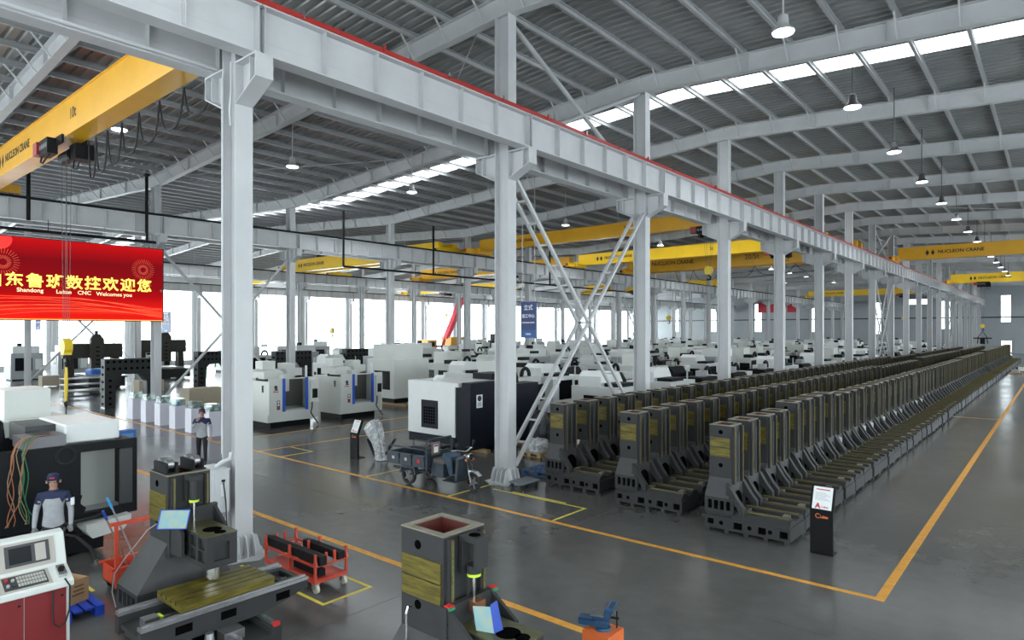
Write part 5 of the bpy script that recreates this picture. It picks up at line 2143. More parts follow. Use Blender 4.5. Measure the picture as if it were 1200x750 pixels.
gantry_mill('dark bronze gantry mill with tall ram, beyond the crane hook', -56.5, 15.0, 4.0, 3.25)
g = MB()
g.cbox(-55.7, -54.4, 16.2, 17.9, 0.985, 1.35, 0.1)
tag(g.build('dust_sheet', mat('sheet_blue', (0.02, 0.12, 0.45), 0.5, 0, 0.3, 4)), 'blue sheeted load on the table of the bronze gantry mill', 'sheeted load')
gantry_mill('dark gantry mill right of the screen, behind the plinths', -63.0, 22.4, 4.2, 3.4)
gantry_mill('dark gantry mill deep in the hall behind the ladder brace', -60.8 - 4, 72, 4.2, 3.8)

# ================================================================== black and white machine by the left edge
CABLEW = [mat('wire_orange', (0.35, 0.12, 0.05), 0.5), mat('wire_green', (0.02, 0.15, 0.06), 0.5), mat('wire_cream', (0.28, 0.2, 0.12), 0.5)]
t = thing('machining_center', 'black half-wired machine with white hoods and an open window, beside the worker', 'machine', (-13.9, 0, 0))
g = MB()
g.holed(0.4, 4.94, 0.66, 2.1, [(3.98, 4.66, 0.8, 1.94)], 'x', -0.14, 0)
g.build('front_frame', MK, t)
g = MB()
g.box(-2.2, -0.14, 0.4, 0.5, 0.5, 2.06)
g.box(-2.2, -0.14, 4.84, 4.94, 0.66, 2.06)
g.box(-2.2, -2.1, 0.5, 4.84, 0.5, 2.06)
g.build('side_frame', MK, t)
g = MB()
g.box(-0.95, -0.9, 3.6, 4.84, 0.7, 2.04)
g.build('inner_panel', MWC, t)
g = MB()
g.box(-0.9, -0.2, 3.6, 4.84, 0.66, 0.72)
g.build('tray', MG, t)
g = MB()
g.box(0.005, 0.05, 4.62, 4.84, 0.86, 1.92)
g.build('sliding_door', DKG, t)
g = MB()
g.prism([(3.86, 0.78), (4.02, 0.78), (4.06, 0.9), (3.96, 1.0), (4.0, 1.14), (3.86, 1.2)], 'x', 0.0, 0.02)
g.build('torn_sheet', MK, t)
g = MB()
g.box(-1.9, -0.2, 3.78, 4.7, 2.1, 2.46)
g.build('hood', MW, t, bevel=0.03)
g = MB()
g.box(-1.9, -0.75, 3.3, 3.78, 2.08, 2.42)
g.build('hood_opening', DKG, t)
g = MB()
g.box(-0.7, -0.05, 3.1, 3.76, 2.1, 2.3)
jb = g.build('junction_box', PANELG, t)
g = MB()
g.box(-0.6, -0.2, 3.3, 3.55, 2.3, 2.33)
g.build('lid', DKG, jb)
g = MB()
g.box(-3.6, -2.3, 2.6, 4.5, 0.1, 2.36)
g.build('rear_cabinet', MWC, t)
g = MB()
g.box(-3.9, -2.75, 3.4, 4.2, 2.36, 2.96)
g.build('rear_cover', MWC, t)
g = MB()
g.tube([(-0.8, 2.1, 2.0), (-0.7, 2.15, 2.45), (-0.7, 2.45, 2.62), (-0.75, 2.8, 2.45), (-0.8, 2.85, 2.05)], [0.2, 0.22, 0.22, 0.2, 0.18], 10)
g.build('cable_chain', MK, t)
g = MB()
g.box(-1.4, -0.1, 2.9, 3.6, 0, 0.52)
g.box(-2.0, -0.1, 0.5, 2.9, 0, 0.5)
g.build('base', MK, t)
g = MB()
g.box(-2.0, -0.15, 3.6, 4.4, 0.05, 0.35)
g.build('coolant_tank', MK, t)
g = MB()
g.prism([(4.0, 0.62), (4.75, 0.68), (4.75, 0.6), (4.62, 0.42), (4.1, 0.36), (4.0, 0.5)], 'x', -0.3, 0.25)
g.build('chip_chute', MWC, t)
rw = random.Random(3)
for k in range(9):
    y0 = 2.85 + rw.uniform(0, 0.35)
    g = MB()
    ph, am = rw.uniform(0, 6), rw.uniform(0.04, 0.1)
    dy = rw.uniform(-0.25, 0.15)
    pts = [(-0.1, y0 + 0.45, 2.32), (-0.03, y0 + 0.2, 2.33), (0.02, y0 + 0.06, 2.22)]
    for i in range(1, 13):
        pts.append((0.035, y0 + dy * i / 12 + am * math.sin(ph + i * 0.7) * i / 12, 2.15 - 1.35 * i / 12))
    g.tube(pts, 0.008, 5)
    g.build('wire', CABLEW[k % 3], t)
for k in range(2):
    g = MB()
    g.tube([(0.03, 3.72 + 0.15 * math.cos(a) + 0.03 * k, 1.92 + 0.15 * math.sin(a)) for a in [2 * PI * q / 16 + k for q in range(17)]], 0.009, 5)
    g.build('coiled_wire', RUBBER, t)
g = MB()
g.tube([(0.02, 3.5, 0.62), (0.1, 3.8, 0.7), (0.12, 4.1, 0.72), (0.05, 4.35, 0.74)], 0.03, 8)
g.build('hose', RUBBER, t)
g = MB()
g.tube([(-0.05, 3.65, 0.5), (0.2, 3.85, 0.45), (0.45, 4.0, 0.25), (0.55, 4.05, 0.04)], 0.03, 8)
hz_ = g.build('hose', RUBBER, t)
g = MB()
g.cyl((0.55, 4.05, 0.005), (0.555, 4.06, 0.06), 0.035, n=8)
g.build('coupling', CHROME, hz_)

# blue panel trolley behind it
t = thing('tool_cabinet', 'blue upright tool panel beyond the black half-wired machine', 'cabinet', (-21.5, 7.0, 0))
BLUEC = mat('cabinet_blue', (0.02, 0.13, 0.42), 0.4)
g = MB()
g.box(-0.3, 0.0, 0, 0.62, 0.1, 1.2)
g.build('body', BLUEC, t)
g = MB()
g.box(0, 0.01, 0.08, 0.54, 0.2, 1.1)
g.build('panel', mat('panel_pale_blue', (0.10, 0.25, 0.50), 0.4), t)
for y in (0.05, 0.5):
    g = MB()
    g.box(-0.28, -0.02, y, y + 0.07, 0, 0.1)
    g.build('foot', HOOKY, t)

# ================================================================== electric box at the nearest pillar
BOXG = mat('electric_box_grey', (0.50, 0.52, 0.53), 0.4)
t = thing('electric_box', 'grey electric box with red sockets standing against the nearest pillar', 'electric box', (-12.2, 5.42, 0))
g = MB()
g.box(0, 0.6, 0, 0.26, 0.9, 1.66)
g.build('body', BOXG, t, bevel=0.008)
g = MB()
g.box(-0.02, 0.62, -0.02, 0.27, 1.66, 1.69)
g.build('rain_cap', BOXG, t)
g = MB()
g.box(0.03, 0.57, -0.012, 0, 0.93, 1.63)
dr = g.build('door', BOXG, t)
for k, c in enumerate(((0.6, 0.45, 0.05), (0.05, 0.45, 0.12), (0.55, 0.03, 0.03))):
    g = MB()
    g.cyl((0.15 + k * 0.08, -0.02, 1.52), (0.15 + k * 0.08, -0.012, 1.52), 0.028, n=10)
    g.build('indicator', mat(f'indicator_{k}', c, 0.4), dr)
g = MB()
g.prism([(0.14, 1.26), (0.36, 1.26), (0.25, 1.45)], 'y', -0.016, -0.012)
wt = g.build('warning_triangle', HOOKY, dr)
g = MB()
g.prism([(0.255, 1.39), (0.235, 1.34), (0.252, 1.34), (0.24, 1.295), (0.268, 1.35), (0.25, 1.35)], 'y', -0.018, -0.016)
g.build('warning_bolt', LETK, wt)
for k in range(4):
    g = MB()
    g.cyl((0.2 + k * 0.1, -0.01, 0.88), (0.2 + k * 0.1, -0.09, 0.8), 0.04, n=10)
    g.build('socket', HOISTR, t)
for x in (0.03, 0.53):
    g = MB()
    g.box(x, x + 0.04, 0.2, 0.24, 0, 0.9)
    g.build('leg', BOXG, t)
g = MB()
g.box(0.6, 0.605, 0.1, 0.18, 1.2, 1.42)
g.build('label_strip', PAPER, t)
g = MB()
g.box(0.6, 0.62, 0.11, 0.17, 1.46, 1.5)
g.build('lock', BLACK, t)
for k, pts in enumerate(([(0.3, -0.08, 0.8), (0.28, -0.1, 0.5), (0.35, -0.06, 0.1), (0.5, 0.0, 0.02)], [(0.62, 0.14, 1.45), (0.66, 0.16, 1.1), (0.75, 0.14, 0.6), (0.85, 0.1, 0.25), (0.8, 0.0, 0.06), (0.6, -0.05, 0.02)])):
    g = MB()
    g.tube(pts, 0.013, 6)
    g.build('cable', RUBBER, t)
g = MB()
g.tube([(0.3, 0.15, 1.69), (0.42, 0.2, 1.78), (0.55, 0.3, 1.85), (0.52, 0.33, 1.95)], 0.04, 8)
g.build('conduit', WHITE, t)

# ================================================================== cargo tricycle
TRI = mat('tricycle_blue_grey', (0.026, 0.037, 0.052), 0.42, 0, 0.15, 4)
TRID = mat('tricycle_dark', (0.018, 0.02, 0.024), 0.5)
SEATM = mat('seat_brown_grey', (0.10, 0.09, 0.08), 0.6)
t = thing('cargo_tricycle', 'dark blue-grey electric cargo tricycle parked by the ladder-braced pillar', 'tricycle', (-13.65, 12.12, 0), 0.06)


def wheel(x, y, r, w, parent):
    g = MB()
    n = 22
    for (ra, rb, yy) in ((r, r * 0.7, 0),):
        ring = [(ra, -w / 2 * 0.6), (ra - 0.02, -w / 2), (rb, -w / 2 * 0.8), (rb, w / 2 * 0.8), (ra - 0.02, w / 2), (ra, w / 2 * 0.6)]
        m_ = len(ring)
        vs = [(x + q[0] * math.cos(2 * PI * i / n), y + q[1], r + q[0] * math.sin(2 * PI * i / n)) for i in range(n) for q in ring]
        fs = [(i * m_ + j, i * m_ + (j + 1) % m_, ((i + 1) % n) * m_ + (j + 1) % m_, ((i + 1) % n) * m_ + j) for i in range(n) for j in range(m_)]
        g.add(vs, fs)
    o = g.build('wheel', RUBBER, parent, True)
    g = MB()
    g.cyl((x, y - w * 0.42, r), (x, y + w * 0.42, r), r * 0.2, n=12)
    for k in range(5):
        a = 2 * PI * k / 5
        g.obox((x, y, r), (x + r * 0.72 * math.cos(a), y, r + r * 0.72 * math.sin(a)), 0.04, 0.04, (0, 1, 0))
    g.build('hub', PANELG, o)
    return o


wheel(0, -0.42, 0.25, 0.11, t)
wheel(0, 0.42, 0.25, 0.11, t)
wheel(1.95, 0, 0.24, 0.09, t)
g = MB()
g.box(-0.7, 0.72, -0.36, -0.3, 0.36, 0.42); g.box(-0.7, 0.72, 0.3, 0.36, 0.36, 0.42)
g.box(0.6, 1.55, -0.06, 0.06, 0.22, 0.3); g.box(-0.04, 0.04, -0.4, 0.4, 0.22, 0.28)
g.build('chassis', TRID, t)
g = MB()
g.box(-0.78, 0.72, -0.5, 0.5, 0.52, 0.55)
g.build('cargo_floor', TRI, t)
for sy in (-1, 1):
    for k in range(3):
        g = MB()
        x0 = -0.76 + k * 0.49
        g.prism([(x0, 0.55), (x0 + 0.47, 0.55), (x0 + 0.43, 0.84), (x0 + 0.04, 0.84)], 'y', *sorted((sy * 0.5, sy * 0.53)))
        o = g.build('side_panel', TRI, t)
        if sy < 0 :
            g = MB()
            if k == 2:
                g.cyl((x0 + 0.24, -0.535, 0.7), (x0 + 0.24, -0.53, 0.7), 0.06, n=12)
            else:
                g.box(x0 + 0.2, x0 + 0.29, -0.534, -0.53, 0.66, 0.74)
            g.build('badge', REDS if k == 2 else KEYS, o)
    g = MB()
    g.tube([(-0.76, sy * 0.5, 0.84), (-0.76, sy * 0.5, 0.98), (-0.7, sy * 0.5, 1.02), (0.7, sy * 0.5, 1.0)], 0.02, 6)
    g.tube([(-0.76, sy * 0.5, 0.84), (0.7, sy * 0.5, 0.84)], 0.02, 6)
    g.build('side_rail', TRI, t)
    g = MB()
    g.prism([(-0.32, 0.3), (-0.26, 0.5), (0.26, 0.5), (0.32, 0.3), (0.26, 0.3), (0.22, 0.46), (-0.22, 0.46), (-0.26, 0.3)], 'y', sy * 0.42 - 0.07, sy * 0.42 + 0.07)
    g.build('mudguard', TRI, t)
g = MB()
g.box(-0.8, -0.77, -0.5, 0.5, 0.55, 0.84)
g.build('tailgate', TRI, t)
g = MB()
g.box(0.7, 0.73, -0.5, 0.5, 0.55, 0.95)
g.build('headboard', TRI, t)
g = MB()
g.tube([(0.74, -0.5, 0.42), (0.74, -0.5, 1.2), (0.74, -0.45, 1.28), (0.74, 0.45, 1.28), (0.74, 0.5, 1.2), (0.74, 0.5, 0.42)], 0.025, 8)
g.tube([(0.74, -0.5, 1.05), (0.74, 0.5, 1.05)], 0.018, 6)
g.build('roll_bar', TRI, t)
g = MB()
g.box(0.78, 1.22, -0.36, 0.36, 0.34, 0.68)
g.build('battery_box', TRI, t)
g = MB()
g.cbox(0.78, 1.26, -0.34, 0.34, 0.68, 0.79, 0.04)
g.build('seat', SEATM, t)
g = MB()
g.box(1.2, 1.62, -0.38, 0.38, 0.24, 0.27)
g.build('foot_board', TRID, t)
g = MB()
g.prism([(1.56, 0.27), (1.64, 0.27), (1.7, 0.85), (1.6, 0.9)], 'y', -0.3, 0.3)
g.build('leg_shield', TRI, t)
g = MB()
for sy in (-0.08, 0.08):
    g.obox((1.95, sy, 0.24), (1.74, sy, 0.95), 0.04, 0.04)
g.box(1.7, 1.78, -0.1, 0.1, 0.84, 0.96)
g.build('fork', CHROME, t)
g = MB()
g.prism([(1.74, 0.5), (1.84, 0.56), (2.06, 0.54), (2.2, 0.44), (2.18, 0.42), (2.05, 0.51), (1.85, 0.53)], 'y', -0.06, 0.06)
g.build('front_mudguard', CHROME, t)
g = MB()
g.tube([(1.5, -0.36, 1.06), (1.66, -0.3, 1.08), (1.7, 0, 1.02), (1.66, 0.3, 1.08), (1.5, 0.36, 1.06)], 0.018, 6)
hb = g.build('handlebar', CHROME, t)
for sy in (-1, 1):
    g = MB()
    g.cyl((1.5, sy * 0.36, 1.06), (1.38, sy * 0.37, 1.05), 0.024, n=8)
    g.build('grip', RUBBER, hb)
    g = MB()
    g.tube([(1.64, sy * 0.3, 1.08), (1.66, sy * 0.34, 1.22)], 0.008, 5)
    g.cyl((1.66, sy * 0.34, 1.24), (1.68, sy * 0.34, 1.24), 0.055, n=12)
    g.build('mirror', TRID, hb)
g = MB()
g.lathe([(0.03, 0), (0.09, 0.05), (0.1, 0.1), (0.085, 0.115)], n=16)
o = g.build('headlight', CHROME, t, True)
o.rotation_euler = (0, PI / 2, 0)
o.location = (1.76, 0, 0.9)
for sy in (-1, 1):
    g = MB()
    g.cyl((1.8, sy * 0.14, 0.82), (1.84, sy * 0.14, 0.82), 0.03, n=10)
    g.build('turn_signal', ORANGE, t)
g = MB()
g.box(0.76, 0.78, -0.34, -0.02, 0.86, 1.2)
o = g.build('notice_board', mat('notice_brown', (0.16, 0.12, 0.09), 0.6), t)
g = MB()
g.box(0.78, 0.784, -0.26, -0.1, 0.92, 1.14)
o2 = g.build('notice', PAPER, o)
g = MB()
g.box(0.784, 0.786, -0.25, -0.11, 1.08, 1.13)
g.build('notice_heading', mat('print_purple', (0.2, 0.03, 0.25), 0.6), o)
# jacket lying over the tank
JK = mat('denim_blue', (0.04, 0.065, 0.10), 0.8, 0, 0.2, 8)
g = MB()
g.tube([(1.14, -0.2, 0.88), (1.25, -0.32, 0.88), (1.38, -0.33, 0.8), (1.41, -0.3, 0.55), (1.43, -0.28, 0.4)], [0.07, 0.09, 0.09, 0.07, 0.06], 10)
g.tube([(1.25, -0.25, 0.88), (1.42, -0.1, 0.9), (1.5, 0.0, 0.88)], [0.09, 0.1, 0.07], 10)
o = g.build('work_jacket', JK, None, True, loc=(-13.65, 12.12, 0), rz=0.06)
tag(o, 'faded blue work jacket thrown over the tricycle seat', 'jacket')

# ================================================================== info stands
STB = mat('stand_black', (0.008, 0.008, 0.009), 0.45, spec=0.12)
ORL = mat('logo_orange', (0.75, 0.18, 0.05), 0.5)


def info_stand(label, x, y, rz=0):
    t = thing('info_stand', label, 'stand', (x, y, 0), rz)
    g = MB()
    g.box(-0.2, 0.2, 0, 0.07, 0, 0.84)
    g.build('post', STB, t)
    g = MB()
    g.box(-0.2, 0.2, 0, 0.3, 0, 0.015)
    g.build('base', STB, t)
    g = MB()
    g.prism([(0.0, 0.82), (0.07, 0.8), (0.25, 1.24), (0.18, 1.26)], 'x', -0.21, 0.21)
    g.build('frame', STB, t)
    n_ = Vector((0, -0.44, 0.18)).normalized()
    q = lambda u, k, l: Vector((u, 0.0 + 0.18 * k, 0.82 + 0.44 * k)) + n_ * l

    def pl(u0, u1, k0, k1, l):
        m_ = MB()
        vs = [q(u, k, e) for e in (0, l) for u, k in ((u0, k0), (u1, k0), (u1, k1), (u0, k1))]
        m_.add(vs, [(3, 2, 1, 0), (4, 5, 6, 7), (0, 1, 5, 4), (1, 2, 6, 5), (2, 3, 7, 6), (3, 0, 4, 7)])
        return m_
    sh = pl(-0.17, 0.17, 0.06, 0.95, 0.004).build('sheet', PAPER, t)
    pl(-0.12, 0.12, 0.82, 0.86, 0.006).build('print_line', REDS, sh)
    for k in range(6):
        pl(-0.13, 0.13 - 0.04 * (k % 3), 0.42 + k * 0.055, 0.435 + k * 0.055, 0.006).build('print_line', MG, sh)
    ang = math.atan2(0.44, 0.18)
    text('A', 0.13, REDS, t, q(-0.07, 0.18, 0.006), (ang, 0, 0), bold=0.006)
    text('Luban', 0.05, REDS, t, q(0.06, 0.16, 0.006), (ang, 0, 0), bold=0.001)
    g = MB()
    for k in range(9):
        a0 = 0.7 + k * 0.55
        a1 = a0 + 0.55
        g.obox((-0.06 + 0.04 * math.cos(a0), -0.001, 0.72 + 0.04 * math.sin(a0)), (-0.06 + 0.04 * math.cos(a1), -0.001, 0.72 + 0.04 * math.sin(a1)), 0.012, 0.004, (0, 1, 0))
    g.build('logo_ring', ORL, t)
    text('Luban', 0.07, ORL, t, (0.05, -0.003, 0.71), FACE_NY, bold=0.003, sx=0.8)
    return t


info_stand('black info stand with tilted white sheet in front of the castings', -3.42, 13.02)
info_stand('black info stand with tilted white sheet left of the tricycle', -17.8, 12.9)
info_stand('black info stand half hidden by the nearest pillar, behind the worker', -22.6, 11.3)

# ================================================================== plastic-wrapped things
WRAP = mat('clear_plastic_wrap', (0.42, 0.43, 0.44), 0.15, 0, 0.6, 9, 1.0)
WRAPK = mat('black_plastic_wrap', (0.05, 0.053, 0.057), 0.15, 0, 0.5, 7, 1.0)


def lump(pts_r, seed, n=14, jit=0.1):
    """crumpled sack: rings (z, cx, cy, rx, ry)"""
    r_ = random.Random(seed)
    g = MB()
    vs = []
    for z, cx, cy, rx, ry in pts_r:
        for i in range(n):
            a = 2 * PI * i / n
            k = 1 + r_.uniform(-jit, jit)
            sq = 1 / max(abs(math.cos(a)), abs(math.sin(a))) ** 0.55
            vs.append((cx + rx * k * sq * math.cos(a), cy + ry * k * sq * math.sin(a), z + r_.uniform(-0.03, 0.03) * (0 if z < 0.03 else 1)))
    fs = []
    m_ = len(pts_r)
    for k in range(m_ - 1):
        fs += [(k * n + i, k * n + (i + 1) % n, (k + 1) * n + (i + 1) % n, (k + 1) * n + i) for i in range(n)]
    fs += [tuple(range(n - 1, -1, -1)), tuple(range((m_ - 1) * n, m_ * n))]
    return g.add(vs, fs)


t = thing('wrapped_stand', 'stand wrapped in clear crumpled plastic on splayed black legs', 'wrapped stand', (-17.0, 13.25, 0))
lump([(0.02, 0.15, 0.05, 0.2, 0.2), (0.25, 0.1, 0.05, 0.2, 0.19), (0.55, 0.0, 0.03, 0.2, 0.18), (0.8, -0.12, 0.0, 0.25, 0.22), (1.0, -0.2, 0.0, 0.3, 0.24), (1.2, -0.15, 0, 0.24, 0.2), (1.28, -0.1, 0, 0.12, 0.1)], 5, 20, 0.16).build('wrapped_body', WRAP, t)
for (p0, p1) in (((-0.5, 0, 0.62), (-0.05, 0, 0.02)), ((0.7, 0.15, 0.72), (0.3, 0.1, 0.2))):
    g = MB()
    g.obox(p0, p1, 0.1, 0.03)
    g.build('leg', BLACK, t)
for k, (x, y, h, lab) in enumerate(((-14.45, 18.6, 1.15, 'black plastic wrapped load against the white and black machine'), (-14.2, 21.0, 1.05, 'black plastic wrapped load behind the ladder brace, nearer the castings'), (-13.55, 17.3, 0.4, 'small clear plastic bundle at the foot of the ladder brace'))):
    sk = pallet('wooden_pallet', f"wooden pallet under the {['first black wrapped load', 'second black wrapped load', 'clear plastic bundle'][k]}", (x, y, 0), 0, 0.95, 0.9, WOOD)
    o = lump([(0.0, 0, 0, 0.36, 0.36), (h * 0.3, 0, 0, 0.4, 0.38), (h * 0.65, 0.02, 0, 0.36, 0.36), (h * 0.9, 0, 0.03, 0.3, 0.28), (h, 0, 0.02, 0.14, 0.12)], 20 + k).build('wrapped_load', WRAPK if k < 2 else WRAP, loc=(x, y, 0.147))
    tag(o, lab, 'wrapped load')

pallet('pallet', 'blue plastic pallet lying flat between the pillar and the castings', (-11.55, 15.35, 0), 0.0, 1.1, 1.3, mat('pallet_blue_dusty', (0.02, 0.07, 0.18), 0.55, 0, 0.2, 6))
t = thing('platform_trolley', 'grey flat platform trolley by the foot of the tricycle pillar', 'trolley', (-11.05, 13.55, 0), 0.0)
g = MB()
g.cbox(-0.25, 0.25, -0.38, 0.38, 0.13, 0.17, 0.02)
g.build('deck', mat('trolley_grey', (0.14, 0.16, 0.18), 0.5), t)
for x in (-0.18, 0.18):
    for y in (-0.3, 0.3):
        g = MB()
        g.cyl((x - 0.02, y, 0.055), (x + 0.02, y, 0.055), 0.055, n=12)
        g.box(x - 0.03, x + 0.03, y - 0.03, y + 0.03, 0.1, 0.13)
        g.build('caster', RUBBER, t)

# ================================================================== display plinths
PLW = mat('plinth_white', (0.62, 0.62, 0.70), 0.4)
ACR = thin_glass('acrylic', (0.90, 0.96, 0.95), 0.14)
for k in range(6):
    x = -34.2 + k * 1.58
    t = thing('display_plinth', f"white display plinth, {ORD(6 - k)} from the standing worker", 'plinth', (x, 11.75, 0), group='white display plinths')
    g = MB()
    g.box(0, 0.6, 0, 0.5, 0, 0.98)
    g.build('body', PLW, t)
    t = thing('display_case', f"clear display case with a machine part on the {ORD(6 - k)} plinth from the worker", 'display case', (x + 0.05, 11.8, 0.981))
    g = MB()
    shell(g, 0, 0.5, 0, 0.4, 0, 0.3, 0.006)
    g.box(0, 0.5, 0, 0.4, 0.294, 0.3)
    g.build('case', ACR, t)
    g = MB()
    if k % 2:
        g.lathe([(0.12, 0.0), (0.13, 0.03), (0.06, 0.05), (0.05, 0.16), (0.02, 0.18)], (0.25, 0.2, 0.005), 14)
    else:
        g.box(0.1, 0.38, 0.1, 0.3, 0.005, 0.07)
        g.cyl((0.16, 0.2, 0.12), (0.36, 0.2, 0.12), 0.05, n=12)
    g.build('machine_part', STEEL if k != 3 else mat('part_blue', (0.1, 0.2, 0.6), 0.3), t)

# ================================================================== crates, boxes, bins further back
PALEW = mat('crate_wood_pale', (0.42, 0.36, 0.27), 0.75, 0, 0.12, 6, stretch=(6, 1, 6))


def crate(label, x, y, sx, sy, h, m=PALEW, cat='crate'):
    t = thing('wooden_crate', label, cat, (x, y, 0))
    g = MB()
    g.box(0.02, sx - 0.02, 0.02, sy - 0.02, 0.1, h - 0.02)
    g.build('core', m, t)
    n = 4
    for k in range(n):
        z = 0.1 + (h - 0.1) * k / n
        g = MB()
        g.box(0, sx, 0, 0.02, z, z + (h - 0.1) / n - 0.02)
        g.build('plank', m, t)
        g = MB()
        g.box(sx - 0.02, sx, 0.02, sy, z, z + (h - 0.1) / n - 0.02)
        g.build('plank', m, t)
    g = MB()
    g.box(0, sx, 0, sy, h - 0.02, h)
    g.build('lid', m, t)
    for y_ in (0, sy - 0.12):
        g = MB()
        g.box(0, sx, y_, y_ + 0.12, 0, 0.1)
        g.build('skid', m, t)
    return t


crate('large pale wooden crate left of the nearest pillar, behind the plinths', -37.0, 15.3, 1.2, 1.9, 1.05)
crate('smaller wooden crate beside the large one, next to the nearest pillar', -35.0, 17.7, 0.9, 1.0, 0.55)
crate('wooden crate at the foot of a far pillar below the crane hook', -58.6, 14.0, 1.0, 1.3, 0.85)
crate('wooden crate seen through the dark portal frame', -49.0, 17.2, 1.0, 1.6, 0.8)
GREENB = mat('bin_green', (0.02, 0.26, 0.08), 0.5)
for k, (x, y) in enumerate(((-55.0, 24.6), (-52.5, 23.4))):
    t = thing('waste_bin', f"green waste bin {'behind' if k == 0 else 'in front of'} the leaning tube brace", 'bin', (x, y, 0))
    g = MB()
    g.lathe([(0.3, 0), (0.36, 0.9), (0.38, 1.0)], n=16)
    g.build('body', GREENB, t, True)
    g = MB()
    g.lathe([(0.4, 0.0), (0.4, 0.06), (0.2, 0.14)], (0, 0, 1.0), 16)
    g.build('lid', GREENB, t, True)
for k, (x, y, w) in enumerate(((-41.5, 11.2, 0.9),)):
    t = thing('steel_rack', 'white framed rack of bright steel parts beside the dark portal frame', 'rack', (-50.4, 13.2, 0))
    for j in range(3):
        g = MB()
        g.box(0, 1.4, 0, 2.4, 0.25 + j * 0.4, 0.29 + j * 0.4)
        g.build('shelf', STEEL, t)
    for x_ in (0, 1.36):
        for y_ in (0, 2.36):
            g = MB()
            g.box(x_, x_ + 0.04, y_, y_ + 0.04, 0, 1.15)
            g.build('post', WHITE, t)
# low dark shape on the floor behind the white hood
t = thing('floor_sweeper', 'low dark equipment on the floor beyond the white hood', 'equipment', (-24.0, 6.6, 0))
lump([(0.02, 0, 0, 0.3, 0.2), (0.25, 0, 0, 0.3, 0.22), (0.42, -0.08, 0, 0.18, 0.15), (0.5, -0.1, 0, 0.06, 0.06)], 44, 12, 0.06).build('body', MK, t)
g = MB()
g.cyl((0.2, -0.25, 0.08), (0.2, 0.25, 0.08), 0.08, n=12)
g.build('roller', RUBBER, t)

for k, (x, y) in enumerate(((-3.3, 80.5), (-2.9, 84.0), (-3.2, 87.5), (-2.8, 96.0))):
    pallet('wooden_pallet', f'wooden pallet of parts beside the far castings along the aisle, {ORD(k + 1)} from this end', (x, y, 0), 0, 1.0, 1.1, WOOD)
    g = MB()
    g.cbox(x - 0.35, x + 0.3, y - 0.4, y + 0.35, 0.147, 0.4 + 0.1 * (k % 2), 0.03)
    tag(g.build('machine_part', (STEEL, MW, CAST, PALEW)[k]), ('bare steel', 'white painted', 'dark cast', 'pale wooden')[k] + ' block on a pallet by the far castings', 'machine part')

# ================================================================== mobile crane far behind
TCY = mat('truck_yellow', (0.72, 0.38, 0.05), 0.45)
TCR = mat('boom_red', (0.70, 0.06, 0.09), 0.45)
t = thing('truck_crane', 'yellow mobile crane with raised red boom before the far windows', 'truck crane', (-72, 66, 0))
g = MB()
g.box(-1.2, 1.2, 0, 7.5, 0.9, 1.5)
g.build('chassis', TCY, t)
g = MB()
g.box(-1.2, 1.2, -1.6, 0.2, 0.9, 2.9)
cb_ = g.build('driver_cab', TCY, t)
g = MB()
g.box(1.2, 1.22, -1.3, -0.2, 1.9, 2.6)
g.build('window', WINK, cb_)
g = MB()
g.box(-1.1, 1.1, 3.2, 6.0, 1.6, 3.3)
g.build('turntable', TCY, t)
g = MB()
g.obox((0, 3.2, 3.0), (0, 7.4, 10.6), 0.7, 0.8, (1, 0, 0))
g.build('boom', TCR, t)
g = MB()
g.obox((0, 7.4, 10.6), (0, 8.2, 12.0), 0.5, 0.55, (1, 0, 0))
g.build('boom_tip', TCR, t)
for y in (0.6, 2.2, 5.4, 6.8):
    for sx in (-1, 1):
        g = MB()
        g.cyl((sx * 0.85, y, 0.5), (sx * 1.2, y, 0.5), 0.5, n=16)
        g.build('wheel', RUBBER, t)
g = MB()
g.obox((1.4, 0.6, 0.4), (1.4, 1.6, 3.0), 0.5, 0.06, (1, 0, 0))
g.build('ladder', TCR, t)

# ================================================================== people
SKIN = mat('skin', (0.42, 0.24, 0.17), 0.5)
HAIR = mat('hair_black', (0.012, 0.010, 0.010), 0.6)
NAVY = mat('jacket_navy', (0.012, 0.018, 0.06), 0.75, 0, 0.15, 12)
JGREY = mat('jacket_pale_grey', (0.36, 0.37, 0.39), 0.75, 0, 0.08, 12)
PANT = mat('trousers_black', (0.012, 0.012, 0.016), 0.75)
SHOE = mat('shoe_black', (0.010, 0.010, 0.010), 0.5)
GLOVE = mat('glove_grey', (0.20, 0.20, 0.21), 0.8)
EYEW = mat('eye_white', (0.7, 0.7, 0.7), 0.3)
LIP = mat('lip', (0.36, 0.14, 0.12), 0.5)
PM = [SKIN, NAVY, JGREY, PANT, SHOE, GLOVE]


